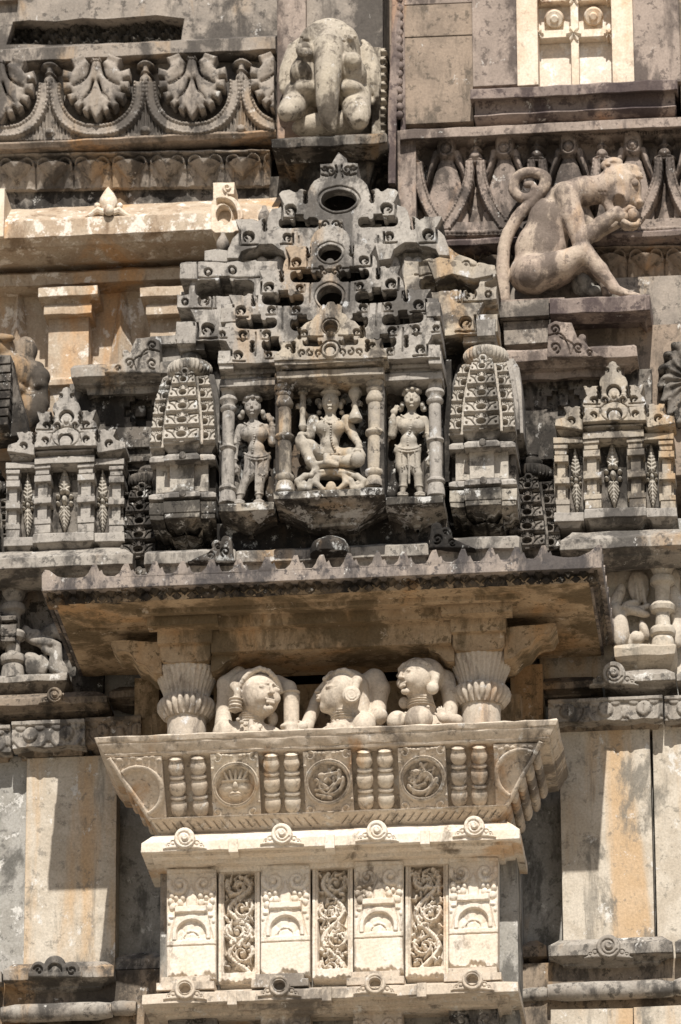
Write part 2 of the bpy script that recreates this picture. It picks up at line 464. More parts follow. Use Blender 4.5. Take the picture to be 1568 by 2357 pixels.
def cap(a, b, r0, r1=None, k=5.0, sub=False):
    a, b = np.array(a, float), np.array(b, float); r1 = r0 if r1 is None else r1
    d = b - a; l = d @ d + 1e-9; R = max(r0, r1)
    def fn(x, y, z):
        t = np.clip(((x - a[0]) * d[0] + (y - a[1]) * d[1] + (z - a[2]) * d[2]) / l, 0, 1)
        return np.sqrt((x - a[0] - t * d[0]) ** 2 + (y - a[1] - t * d[1]) ** 2 + (z - a[2] - t * d[2]) ** 2) - (r0 + (r1 - r0) * t)
    return dict(fn=fn, lo=np.minimum(a, b) - R, hi=np.maximum(a, b) + R, k=k, sub=sub)
def ell(c, rx, ry, rz, k=5.0, sub=False, rot=0.0, yaw=0.0):
    c = np.array(c, float); m = max(rx, ry, rz); ca, sa = math.cos(rot), math.sin(rot); cy, sy = math.cos(yaw), math.sin(yaw)
    def fn(x, y, z):
        X, Y, Z = x - c[0], y - c[1], z - c[2]
        X, Y = X * cy + Y * sy, -X * sy + Y * cy
        u, v = X * ca + Z * sa, -X * sa + Z * ca
        q = np.sqrt((u / rx) ** 2 + (Y / ry) ** 2 + (v / rz) ** 2)
        g = np.sqrt((u / rx ** 2) ** 2 + (Y / ry ** 2) ** 2 + (v / rz ** 2) ** 2)
        return q * (q - 1) / np.maximum(g, 1e-4)
    return dict(fn=fn, lo=c - m, hi=c + m, k=k, sub=sub)
def chain(P, R, k=4.0, sub=False):
    R = list(R) if hasattr(R, '__len__') else [R] * len(P)
    return [cap(P[i], P[i + 1], R[i], R[i + 1], k, sub) for i in range(len(P) - 1)]
def J(x, y, Y): return at(x, y, Y)
# ================================================================== GROUND AND WALLS
g = G(); z0 = -ZOFF / KM
n = 40
g.add([(-400000, -600000, z0), (400000, -600000, z0), (400000, 400000, z0), (-400000, 400000, z0)], [(0, 1, 2, 3)])
gr = g.build('ground', 'paving', None, jit=0); gr['kind'] = 'structure'

def wallbox(name, mat, label, x0, x1, y0, y1, Yf, Yb, grp=None):
    return one(name, mat, label, 'wall', lambda g: g.box(x0, x1, y0, y1, Yf, Yb), grp)

# the masonry core behind everything (runs down to the paving)
g = G(); a, b = X_(-500, 1200, 300), X_(2100, 1200, 300)
g.wbox(a, b, 330, 700, z0, Z_(784, -600, 330))
tag(g.build('temple_wall', 'upper_brown', None), 'plain dark masonry of the temple behind all carved work', 'wall')
# lower storey behind the side pilasters
g = G(); g.wbox(a, X_(372, 1900, 62), 62, 329, z0, Z_(200, 1240, 62)); g.wbox(X_(372, 1900, 62), X_(1200, 1900, 62), 150, 329, z0, Z_(784, 1240, 150)); g.wbox(X_(1200, 1900, 62), b, 62, 329, z0, Z_(1400, 1200, 62))
tag(g.build('recessed_wall', 'wall_grey', None), 'smooth grey blue recessed wall between pilasters and balcony', 'wall')

PIL = [(-40, 62, 1740, 2330, 22, 'wall_grey', 'dark grey streaked wall strip at the far left edge beside the ochre pilaster'),
       (58, 268, 1742, 2300, 0, 'wall_beige', 'wide ochre stained pilaster left of the balcony, crossed by a stepped shadow'),
       (1293, 1503, 1660, 2260, 0, 'wall_beige', 'wide pale pilaster right of the balcony with shadow down its left half'),
       (1509, 1640, 1655, 2250, 6, 'wall_beige', 'narrow pale pilaster at the far right edge')]
for x0, x1, y0, y1, Y, mt, lb in PIL:
    g = G(); g.box(x0, x1, y0, y1, Y, 61); o = g.build('pilaster', mt, None, jit=.8); tag(o, lb, 'pilaster')

# ---- base mouldings under the pilasters
def lower_base(name, label, x0, x1, yl, ros, mat, Y=-46, big=1):
    t = thing(name, label, 'cornice', ((x0 + x1) / 2, yl + 30, Y), 'ledges below the pilasters')
    g = G()
    g.mould(x0, x1, [(yl - 12, Y + 22), (yl - 8, Y + 14), (yl, Y), (yl + 24, Y), (yl + 28, Y + 10), (yl + 44, Y + 30), (yl + 48, Y + 30), (yl + 64, Y + 52), (yl + 78, Y + 54)], Y, 60, 1, 1)
    g.build('ledge_body', mat, t)
    if ros: ros(t)
    return t
def spiral_rosette(parent, cx, cy, r, Y, mat, holed=False, wing=2.1, name='rosette', deep=6):
    g = G(); sp = spir(cx, cy, r * .78, r * .12, .4, 2.0)
    def ol(x, y):
        d = circ(x, y, cx, cy, r)
        for s in (-1, 1):
            d = np.minimum(d, circ(x, y, cx + s * r * 1.15, cy + r * .45, r * .36))
            d = np.minimum(d, circ(x, y, cx + s * r * 1.55, cy + r * .62, r * .26))
            d = np.minimum(d, poly(x, y, [(cx + s * r * .6, cy + r * .9), (cx + s * r * .6, cy + r * .3), (cx + s * r * wing, cy + r * .92), (cx + s * r * wing, cy + r * 1.0)]))
        return d
    def h(x, y):
        d = circ(x, y, cx, cy, r); H = 2 + 3 * dome(ol(x, y), 4)
        H += deep * sm(d, 1.5)
        if holed:
            H += -22 * sm(circ(x, y, cx, cy, r * .52, r * .46), 1.2) + 3 * sm(np.abs(circ(x, y, cx, cy, r * .75)) - 1.5) * 0 - 3 * sm(np.abs(circ(x, y, cx, cy, r * .66)) - 1.2)
        else:
            H -= 4 * sm(pl(x, y, sp, 1.6, 1.2), 1.2) * sm(d + r * .12)
            H += 5 * sm(circ(x, y, cx, cy, r * .3), 2)
        for s in (-1, 1):
            c = (cx + s * r * 1.15, cy + r * .45)
            H -= 3.5 * sm(np.abs(circ(x, y, c[0], c[1], r * .2)) - 1.0) * (d > 0)
            H -= 3.5 * sm(np.abs(circ(x, y, cx + s * r * 1.55, cy + r * .62, r * .12)) - .9) * (d > 0)
        return H
    g.relief(cx - r * (wing + .1), cx + r * (wing + .1), cy - r * 1.1, cy + r * 1.12, Y, h, 1.25, 16, ol)
    return g.build(name, mat, parent, jit=.1)
def bl_orn(t):
    g = G()
    def ol(x, y):
        d = circ(x, y, 128, 2226, 25)
        for s in (-1, 1):
            d = np.minimum(d, circ(x, y, 128 + s * 38, 2232, 17)); d = np.minimum(d, bx(x, y, 128 - 62, 128 + 62, 2238, 2252, 3))
        return d
    def h(x, y):
        H = 6 + 4 * dome(ol(x, y), 5)
        H -= 9 * sm(np.abs(circ(x, y, 128, 2236, 13)) - 3.2) * (y < 2240)
        for s in (-1, 1):
            H -= 7 * sm(pl(x, y, spir(128 + s * 38, 2236, 11, 3, 3.4, -s * 1.1, 16), 2.2), 1.2)
        return H
    g.relief(60, 196, 2198, 2254, -46, h, 1.3, 14, ol); g.build('foliate_ornament', 'ledge', t, jit=.1)
lower_base('lower_ledge', 'stained ledge with looped foliage under the ochre pilaster', 8, 262, 2228, bl_orn, 'ledge')
lower_base('lower_ledge', 'pale ledge with spiral rosette under the right pilaster', 1262, 1548, 2172, lambda t: spiral_rosette(t, 1401, 2180, 27, -47, 'ledge'), 'ledge')
lower_base('lower_ledge', 'plain dark ledge at the right edge under the narrow pilaster', 1554, 1660, 2166, None, 'ledge')
lower_base('lower_ledge', 'plain dark ledge fragment at the left edge under the dark wall strip', -60, 4, 2236, None, 'ledge')
lower_base('lower_ledge', 'short grey ledge in the recess left of the panelled block', 262, 380, 2206, None, 'ledge', 4)
lower_base('lower_ledge', 'short dark ledge in the recess right of the panelled block', 1196, 1258, 2178, None, 'ledge_brown', 0)
def roll(label, x0, x1, yc, r, Y, mat='ledge'):
    g = G(); xs = np.linspace(x0, x1, 9); z = Z_((x0 + x1) / 2, yc, Y)
    P = [(X_(x, yc, Y), Y, z) for x in xs]; R = [r * .8] + [r] * 7 + [r * .8]
    g.tube(P, R, 20); return tag(g.build('torus_moulding', mat, None, jit=.9), label, 'moulding', 'round mouldings below the pilasters')
roll('long tan torus moulding under the looped foliage ledge', 4, 258, 2330, 21, -30)
roll('short grey torus moulding next to the corner of the panelled block', 256, 314, 2321, 17, -16)
roll('long grey torus moulding under the right rosette ledge', 1262, 1552, 2280, 21, -32)
roll('stub of torus moulding at the bottom right edge', 1552, 1680, 2270, 21, -32)
roll('dark torus moulding in the recess right of the panelled block', 1196, 1262, 2290, 16, -6)
for lb, x0, x1, y0, Y in (('pale broken block at the bottom right under the torus moulding', 1268, 1458, 2322, -52), ('white chipped block in the bottom right corner', 1460, 1640, 2314, -66), ('shaded block at the bottom left under the torus moulding', -60, 330, 2362, -26)):
    g = G(); g.box(x0, x1, y0, y0 + 90, Y, 60); tag(g.build('plinth_block', 'wall_beige', None, jit=1.2), lb, 'block')
g = G(); g.box(-60, 372, 2238, 2500, -2, 60); tag(g.build('plinth_wall', 'ledge_brown', None), 'dark plinth wall behind the left torus moulding', 'wall')
g = G(); g.box(1194, 1660, 2210, 2500, -4, 60); tag(g.build('plinth_wall', 'ledge_brown', None), 'dark plinth wall behind the right torus moulding', 'wall')

# ================================================================== PANELLED BLOCK UNDER THE BALCONY
blk = thing('panelled_block', 'cream carved block of arched and scroll panels beneath the balcony', 'block', (770, 2250, -150))
g = G(); a, b = X_(369, 2120, -150), X_(1192, 2120, -150)
g.wbox(a, b, -150, 60, Z_(770, 2700, -150), Z_(770, 1960, -150)); g.build('block_body', 'wall_grey', blk)
def arch_panel(xl, yt, W=113.0, Hh=248.0, Y=-206.0, sd=0):
    R = np.random.RandomState(sd); jv = R.uniform(-1, 1, 60); ph_ = R.uniform(0, 6)
    def h(x, y):
        u = x - xl; v = y - yt + SL * (x - xl - W / 2)
        H = np.full(x.shape, 5.0)
        # upper zone of volutes, sunk
        up = sm(bx(u, v, 2, W - 2, 4, 94, 3))
        H -= 9 * up * (v < 96)
        for s in (-1, 1):
            c = (W / 2 + s * 28, 30)
            H = np.maximum(H, 8 * dome(pl(u, v, spir(c[0], c[1], 24, 7, math.pi / 2 - s * 1.9, s * .95, 22), 6.5, 5.5), 6) - 1)
            H = np.maximum(H, 11 * dome(circ(u, v, c[0], c[1], 7.5), 7) - 1)
            for k, (px, py, r) in enumerate(((44, 40, 6.5), (46, 54, 6.5), (47, 68, 7), (44, 82, 8), (22, 48, 5.5), (21, 60, 6), (24, 72, 7.5), (34, 62, 5.5), (33, 48, 4.5), (34, 76, 4.5))):
                H = np.maximum(H, (8 + (k % 3)) * dome(circ(u, v, W / 2 + s * px + 2.2 * jv[k + 10 * (s > 0)], py + 2.5 * jv[k + 20 + 10 * (s > 0)], r * (1 + .18 * jv[k + 40]), r * 1.2), r) - 1)
        H = np.maximum(H, 7 * dome(poly(u, v, [(W / 2 - 12, 92), (W / 2 - 13, 62), (W / 2, 28), (W / 2 + 13, 62), (W / 2 + 12, 92)]), 8))
        H = np.maximum(H, 8 * dome(circ(u, v, W / 2, 93, 9), 6))
        H = np.maximum(H, 13 * sm(bx(u, v, 19, W - 19, 82, 97, 2)))                 # abacus
        for s in (-1, 1):                                                            # side scrolls of the arch
            H = np.maximum(H, 10 * dome(circ(u, v, W / 2 + s * 45, 105, 8, 5), 5)); H = np.maximum(H, 9 * dome(circ(u, v, W / 2 + s * 51, 118, 5, 7), 5))
            H -= 4 * sm(seg(u, v, (W / 2 + s * 36, 100), (W / 2 + s * 50, 160), 1.2), 1.5)
        dA = np.where(v < 146, circ(u, v, W / 2, 146, 44), bx(u, v, W / 2 - 44, W / 2 + 44, 140, 164))
        H = np.where((dA < 0) & (v < 158), 9.0, H)
        dI = np.where(v < 146, circ(u, v, W / 2, 146, 34, 33), bx(u, v, W / 2 - 34, W / 2 + 34, 140, 158))
        I = sm(dI, 1.4) * (v < 159)
        rr = np.hypot(u - W / 2, v - 158); an = np.arctan2(v - 158, u - W / 2)
        pet = -4 + 3.2 * np.abs(np.cos(an * 3.5)) ** .4 * (rr > 18)
        pet = pet + 4 * sm(rr - 23, 1.2) + 3 * sm(rr - 14, 1.5)
        H = H * (1 - I) + pet * I
        H = np.where(v >= 160, 7.0 - 5 * sm(np.abs(v - 172) - 1, 1.2), H)
        edge = np.minimum(np.minimum(u, W - u), 400); H -= 3 * (1 - np.clip(edge / 3, 0, 1))
        # worn break along the foot
        brk = v - (Hh - 7 + (5 + 3 * jv[0]) * np.sin(u * .09 + ph_) + 3 * np.sin(u * .23 + ph_) + 2 * np.sin(u * .6 + ph_)); H -= 8 * np.clip(brk / 8, 0, 1)
        return H
    g = G(); g.relief(xl, xl + W, yt - 4, yt + Hh, Y, h, 1.35, 50, None); return g
for k_, (xl, yt, hh) in enumerate(((384.6, 2006, 246), (600.7, 1997, 248), (815.7, 1988, 250), (1033.5, 1979, 247))):
    arch_panel(xl, yt, 113.0, hh, -206.0 + (0, 2, -1, 1)[k_], 3 + k_).build('arch_panel', 'cream_panel', blk, jit=.15)
# the second register begins at the bottom edge of the picture
for k_, (xl, yt) in enumerate(((387, 2347), (601, 2338), (813, 2329), (1033, 2319))):
    arch_panel(xl, yt, 113.0, 248.0, -212.0, 13 + k_).build('arch_panel', ('shrine_dark', 'sill', 'sill', 'shrine_dark')[k_], blk, jit=.15)
def scroll_panel(xl, yt, W, Hh, seed, flip=1, nw=3.2):
    rng = np.random.RandomState(seed)
    Y = -190.0; m = 13.0; L = Hh - 44
    vine = [(W / 2 + flip * (W / 2 - m - 10) * math.sin(math.pi * nw * i / 30.0 + .5), 20 + L * i / 30.0) for i in range(31)]
    curls = []
    for k in range(int(nw + 1.5)):
        f = (k + .5 - .5 / math.pi) / nw
        if f < 0 or f > 1: continue
        s = flip * (1 if k % 2 == 0 else -1); c = (W / 2 - s * 6, 20 + L * f)
        curls.append((spir(c[0], c[1], 25, 5, math.pi / 2 * (1 + s) + s * .5, -s * 1.05, 20), c, s))
    lv = [(rng.uniform(m + 4, W - m - 4), rng.uniform(14, Hh - 30), rng.uniform(0, 6.28), rng.uniform(9, 18), rng.uniform(14, 27)) for _ in range(72)]
    def h(x, y):
        u = x - xl; v = y - yt + SL * (x - xl - W / 2)
        H = np.full(x.shape, 6.0); I = sm(bx(u, v, m, W - m, 10, Hh - 24, 2), 1.3)
        B = np.full(x.shape, -26.0)
        B = np.maximum(B, -22 + 25 * dome(pl(u, v, vine, 7.4), 7))
        for px, py, a, l, hh in lv:
            B = np.maximum(B, -22 + hh * dome(pl(u, v, [(px, py), (px + l * .6 * math.cos(a), py + l * .6 * math.sin(a)), (px + l * math.cos(a + .7), py + l * math.sin(a + .7))], 4.6, 1.6), 4))
        for P, c, s in curls:
            B = np.maximum(B, -22 + 29 * dome(pl(u, v, P, 6.4, 4.2), 6))
            for q in range(9):
                a = q * .7 + seed; B = np.maximum(B, -22 + (22 + 5 * (q % 2)) * dome(seg(u, v, (c[0] + 18 * math.cos(a), c[1] + 18 * math.sin(a)), (c[0] + 29 * math.cos(a + .6), c[1] + 30 * math.sin(a + .6)), 4.4, 2.4), 4))
            B = np.maximum(B, -20 + 26 * dome(circ(u, v, c[0], c[1], 7), 7))
        for px, py, a, l, hh in lv[:30]:
            B = np.maximum(B, -8 + hh * .75 * dome(pl(u, v, [(px, py), (px + l * .6 * math.cos(a), py + l * .6 * math.sin(a)), (px + l * math.cos(a + .9), py + l * math.sin(a + .9))], 4.4, 1.6), 4) - 20 * (pl(u, v, [(px, py), (px + l * .6 * math.cos(a), py + l * .6 * math.sin(a)), (px + l * math.cos(a + .9), py + l * math.sin(a + .9))], 4.4, 1.6) > 0))
        B = B + 1.2 * np.sin(u * .9 + v * .5) * (B > -20)
        H = H * (1 - I) + np.minimum(B, 8) * I
        H -= 3 * sm(np.abs(np.abs(u - W / 2) - (W / 2 - 8)) - .9, 1.0)
        brk = v - (Hh - 5 + 3 * np.sin(u * .12 + seed) + 2 * np.sin(u * .5)); H -= 9 * np.clip(brk / 7, 0, 1)
        return H
    g = G(); g.relief(xl, xl + W, yt, yt + Hh, Y, h, 1.25, 45, None); g.build('scroll_panel', 'cream_panel', blk, jit=.1)
scroll_panel(504, 2001, 95, 262, 3, 1, 4.2); scroll_panel(720, 1990, 93, 264, 9, -1, 3.4); scroll_panel(934, 1980, 99, 270, 15, 1, 3.0)

# ---- cornices above and below the panels
def rosette_cornice(label, yl, hh, Yl, x0, x1, ros, tabs, holed, mat):
    t = thing('rosette_cornice', label, 'cornice', ((x0 + x1) / 2, yl + hh, Yl), 'rosette cornices of the panelled block')
    g = G()
    if not holed: pr = [(yl - 18, Yl + 34), (yl - 14, Yl + 22), (yl, Yl), (yl + hh, Yl), (yl + hh + 7, Yl + 22), (yl + hh + 13, Yl + 23), (yl + hh + 22, Yl + 46), (yl + hh + 29, Yl + 47), (yl + hh + 40, Yl + 76), (yl + hh + 52, Yl + 80)]
    else: pr = [(yl - 4, Yl + 60), (yl, Yl), (yl + hh, Yl), (yl + hh + 9, Yl + 26), (yl + hh + 18, Yl + 27), (yl + hh + 26, Yl + 50), (yl + hh + 32, Yl + 51), (yl + hh + 43, Yl + 82), (yl + hh + 46, Yl + 110)]
    g.mould(x0, x1, pr, Yl, -40, .9, .9, ym=yl); 
    if holed:
        for cx, cy in ros:
            w_ = 56
            g.box(cx - w_, cx + w_, cy - 30, cy - 6, Yl + 50, -100); g.box(cx - w_ - 10, cx + w_ + 10, cy - 17, cy, Yl + 27, -100)
    g.build('cornice_body', mat, t, jit=.6)
    for cx, cy in ros: spiral_rosette(t, cx, cy, 24, Yl - 1, mat, holed)
    for tx in tabs:
        g = G(); yy = yl - SL * (tx - (x0 + x1) / 2); g.box(tx - 11, tx + 11, yy - 4, yy + hh + 6, Yl - 4, Yl + 40); g.build('tab', mat, t, jit=.2)
    return t
rosette_cornice('bright cream cornice with four spiral rosettes just under the balcony parapet', 1925, 21, -282, 325, 1197, [(426, 1931), (649.6, 1921), (868.5, 1914), (1092, 1904)], (537, 759, 978), False, 'cream_panel')
rosette_cornice('tan cornice with four pierced ring rosettes at the foot of the cream panels', 2275, 22, -282, 327, 1193, [(426.5, 2278), (644, 2271), (864, 2266), (1088, 2257)], (534, 752, 970), True, 'sill')

# ================================================================== BALCONY PARAPET
par = thing('balcony_parapet', 'outward leaning balcony parapet with medallions and paired balusters', 'parapet', (752, 1900, -250))
YT, YB, PT, PB = -380.0, -256.0, 1678.0, 1890.0
def pY(x, y):                                     # slanted face
    yy = y + .0385 * (x - 752); return YT + (yy - PT) / (PB - PT) * (YB - YT)
XL, XR = X_(217, 1698, YT), X_(1285, 1658, YT); ZT = Z_(752, PT, YT); ZB = Z_(752, PB, YB); E_ = YB - YT
g = G()
def frus(g, o0, o1, d, f0, f1, back=-20):          # slanted slab between fractions f0..f1 of the height, pushed out by d, inset by o
    V = []
    for f in (f0, f1):
        e = E_ * f - d; z = ZT + (ZB - ZT) * f
        V += [(XL + e, YT + e, z), (XR - e, YT + e, z), (XR - e, back, z), (XL + e, back, z)]
    g.add(V, [(0, 4, 5, 1), (1, 5, 6, 2), (3, 7, 4, 0), (0, 1, 2, 3), (4, 7, 6, 5)])
frus(g, 0, 0, -26, .10, 1.0); g.build('parapet_core', 'sill', par)
# rail: front and two sides
g = G()
def railside(fn):
    P = [(0, 0, 0), (0, 1, 0), (.10, 1.5, 0), (.115, 0.2, 0), (.15, 0.2, 0), (.165, 1.5, 0), (.20, 1.8, 0), (.215, -3, 0)]
    return P
prof = [(.0, -34), (-.02, -6), (0, 0), (.055, 1.5), (.06, .2), (.075, .2), (.08, 1.6), (.165, 1.6), (.17, .4), (.185, .4), (.19, 2.4), (.215, 2.2), (.225, -10), (.24, -34)]
V = []; Q = []; seg_n = 44; k = len(prof)
rng = np.random.RandomState(5)
for i in range(seg_n + 1):
    for f, d in prof:
        e = E_ * f - d; z = ZT + (ZB - ZT) * f; s = i / seg_n; r = rng.randn(2) * .55
        V.append((XL + e + (XR - XL - 2 * e) * s, YT + e + r[0], z + r[1]))
for i in range(seg_n):
    for j in range(k - 1): p = i * k + j; Q.append((p, p + 1, p + k + 1, p + k))
g.add(V, Q)
for sgn in (-1, 1):
    V = []; Q = []
    for i in range(13):
        for f, d in prof:
            e = E_ * f - d; z = ZT + (ZB - ZT) * f; s = i / 12; r = rng.randn(2) * .5
            xx = (XL + e) if sgn < 0 else (XR - e)
            V.append((xx + r[0], YT + e + (-20 - YT - e) * s, z + r[1]))
    for i in range(12):
        for j in range(k - 1):
            p = i * k + j; q = (p, p + k, p + k + 1, p + 1); Q.append(q if sgn < 0 else q[::-1])
    g.add(V, Q)
g.build('rail', 'sill', par, jit=.5)
# base moulding with slanting cuts
def bmY(x, y): yy = y + .0385 * (x - 752); return -286 + np.clip((yy - 1868) / 42, 0, 1) * 46
def bm_h(x, y):
    yy = y + .0385 * (x - 752) - 1868
    H = 2.0 * sm(np.abs(yy - 4) - 3, 1.5); s = np.where(x < 760, 1.0, -1.0)
    ph = ((x - s * yy * .75) / 19.0) % 1.0; rag = .5 + .5 * np.sin(np.floor((x - s * yy * .75) / 19.0) * 2.4)
    row = np.floor(yy / 17)
    cut = sm((np.abs(ph - .5) - .10) * 19, 1.3) * sm(np.abs(yy - 20 + 3 * rag) - 10, 2.5)
    return H - 7 * cut * (np.abs(x - 760) > 26) + 3 * np.sin(x * .2) * np.sin(yy * .4) * (np.abs(x - 760) < 26)
def bm_o(x, y): yy = y + .0385 * (x - 752) - 1868; ins = np.clip(yy, 0, 50) * .62; return np.maximum(np.maximum(345 + ins - x, x - 1168 + ins), np.maximum(-yy, yy - 42))
g = G(); g.relief(340, 1172, 1850, 1930, bmY, bm_h, 1.7, 60, bm_o); g.build('base_moulding', 'sill', par, jit=.3)
g = G(); g.mould(372, 1150, [(1904, -236), (1926, -226), (1940, -210)], -236, -20, .6, .6); g.build('lower_fillet', 'cream', par)
# medallion panels
def medallion(x0, x1, y0, y1, kind, seed):
    rng = np.random.RandomState(seed); W = x1 - x0; cx = (x0 + x1) / 2; cy = (y0 + y1) / 2 + 2; r = W * .455
    st = []
    for _ in range(20):
        a = rng.uniform(0, 6.28); q = rng.uniform(.15, .72) * r; b = a + rng.uniform(.7, 2.0); q2 = rng.uniform(.1, .75) * r
        st.append(((cx + q * math.cos(a), cy + q * math.sin(a)), (cx + q2 * math.cos(b), cy + q2 * math.sin(b)), rng.uniform(4, 6.5), rng.uniform(2.5, 4.5), rng.uniform(7, 13)))
    def h(x, y):
        xx = x + SL * 0; yy = y + SL * (x - cx)
        H = np.full(x.shape, 0.0); d = circ(xx, yy, cx, cy, r)
        for sx in (-1, 1):
            for sy in (-1, 1):
                c = (cx + sx * W * .36, cy + sy * (y1 - y0) * .415)
                H = np.maximum(H, 6 * dome(pl(xx, yy, spir(c[0], c[1], 12, 3, 1.57 * sy, sx * sy * .9, 14), 3.4, 2.6), 3.4))
                for q in range(4): H = np.maximum(H, 5 * dome(circ(xx, yy, c[0] - sx * (4 + q * 9), c[1] + sy * (9 - q * 1.0), 4.2), 4))
                H = np.maximum(H, 5 * dome(circ(xx, yy, cx + sx * W * .46, cy + sy * (y1 - y0) * .27, 4), 4))
        H = np.where(d < 0, 0, H)
        H = np.maximum(H, 9 * dome(np.abs(d + 4.5) - 5.5, 4)); H = H - 2.5 * sm(np.abs(d + 4.5) - .8, 1)
        I = sm(d + 9.5, 1.5)
        B = np.full(x.shape, -13.0)
        if kind == 'face':
            B = np.maximum(B, -11 + 15 * dome(circ(xx, yy, cx - r * .30, cy + r * .12, r * .50, r * .36), r * .4)); B = np.maximum(B, -11 + 15 * dome(circ(xx, yy, cx + r * .30, cy + r * .12, r * .50, r * .36), r * .4))
            B = np.maximum(B, -9 + 18 * dome(circ(xx, yy, cx, cy + r * .05, r * .15, r * .28), 7)); B = np.maximum(B, -9 + 17 * dome(circ(xx, yy, cx, cy + r * .42, r * .34, r * .22), 9))
            for q in range(-2, 3): B = np.maximum(B, -10 + 15 * dome(seg(xx, yy, (cx + q * 9, cy - r * .28), (cx + q * 14, cy - r * .68), 5, 3.4), 4.5))
            B = np.maximum(B, -8 + 13 * dome(seg(xx, yy, (cx - r * .55, cy - r * .22), (cx + r * .55, cy - r * .22), 4), 4))
            B -= 5 * sm(seg(xx, yy, (cx - r * .25, cy + r * .40), (cx + r * .25, cy + r * .40), .8), 1.3)
        else:
            for a, b, r0, r1, hh in st: B = np.maximum(B, -12 + (hh + 8) * dome(seg(xx, yy, a, b, r0, r1), 5))
            B = np.maximum(B, -11 + 18 * dome(pl(xx, yy, spir(cx, cy, r * .66, r * .15, 1 + seed, .9 * (1 if seed % 2 else -1), 20), 6, 4), 5))
            B = np.maximum(B, -10 + 20 * dome(circ(xx, yy, cx - r * .28, cy - r * .30, r * .2, r * .16), 6))
        H = H * (1 - I) + B * I
        return H + 2
    g = G(); g.relief(x0, x1, y0, y1, pY, h, 1.25, 22, lambda x, y: bx(x - (y - y0) * .05, y + SL * (x - cx), x0, x1 - 7, y0 + 2, y1 - 2, 1)); g.build('medallion_panel', 'sill' if kind != 'face' else 'cream', par, jit=.12)
medallion(484, 601, 1733, 1882, 'face', 2); medallion(697, 815, 1727, 1875, 'fig', 5); medallion(915, 1032, 1719, 1866, 'fig', 8)
def corner(x0, x1, y0, y1, cut, cx, cy, nm):
    def h(x, y):
        d = np.hypot((x - cx), (y - cy)); an = np.arctan2(y - cy, x - cx)
        H = 10 * dome(np.abs(d - 56) - 7, 6) + np.where(d < 50, -13 + 11 * np.abs(np.cos(an * 5)) ** .5 * (d > 31), 0) + 12 * dome(np.abs(d - 27) - 5, 5) + 9 * sm(d - 17, 3)
        for q in range(9): H = np.maximum(H, 5 * dome(circ(x, y, x0 + 8 + q * (x1 - x0 - 10) / 8, y0 + 12 + 4 * math.sin(q * 2), 6), 5) * (d > 64))
        for q in range(9): H = np.maximum(H, 4 * dome(circ(x, y, (x1 if nm < 0 else x0) - nm * -1 * 9, y0 + 30 + q * 14, 5), 5) * (d > 66))
        return H + 2
    g = G(); g.relief(min(x0, x1), max(x0, x1), y0, y1, pY, h, 1.3, 20, lambda x, y: poly(x, y, cut)); g.build('corner_panel', 'sill', par, jit=.12)
corner(252, 384, 1736, 1890, [(258, 1746), (372, 1741), (384, 1886), (350, 1888)], 318, 1826, 1)
corner(1132, 1250, 1712, 1862, [(1136, 1714), (1240, 1708), (1166, 1852), (1142, 1856)], 1200, 1786, -1)
for s, A, Bp in ((-1, (251, 1746), (349, 1888)), (1, (1246, 1708), (1166, 1856))):
    P = [at(A[0] + (Bp[0] - A[0]) * t, A[1] + (Bp[1] - A[1]) * t, float(pY(A[0] + (Bp[0] - A[0]) * t, A[1] + (Bp[1] - A[1]) * t)) - 3) for t in np.linspace(0, 1, 9)]
    g = G(); g.tube(P, 5.5, 8); g.build('corner_rib', 'sill', par)
# balusters
bprof = [(0, 11), (.03, 17), (.05, 14), (.08, 15), (.14, 18.5), (.20, 19), (.26, 15), (.29, 12), (.31, 18), (.345, 18), (.36, 12), (.38, 16), (.44, 18.8), (.52, 19), (.58, 16), (.62, 12), (.635, 18), (.67, 18), (.685, 12), (.71, 16), (.77, 18.5), (.85, 18.5), (.92, 15), (.95, 12), (.96, 17), (1, 17)]
for xt, xb in ((405, 414), (455, 464), (624, 629), (671, 675), (838, 843), (886, 890), (1055, 1058), (1103, 1104)):
    g = G(); P = []; R = []
    for f, r in bprof:
        x = xt + (xb - xt) * f; y = 1728 + 144 * f - .0385 * (x - 752); P.append(at(x, y, float(pY(x, y)) + 8)); R.append(r)
    g.tube(P, R, 20); g.build('baluster', 'sill' if xt < 500 or xt > 1000 else 'cream', par, jit=.2)
# overlapping scales on the right flank, rough on the left flank
for sgn in (1, -1):
    g = G()
    for i in range(9):
        for j in range(5):
            f = .28 + .145 * j; q = (i + .5 * (j % 2)) / 9.0
            e = E_ * f + 22; z = ZT + (ZB - ZT) * f
            c = ((XR - e) if sgn > 0 else (XL + e), YT + e + 12 + (-40 - YT - e) * q, z)
            g.ball(c, 12, 15, 20, 6)
    g.build('scale_carving', 'sill', par, jit=.5)

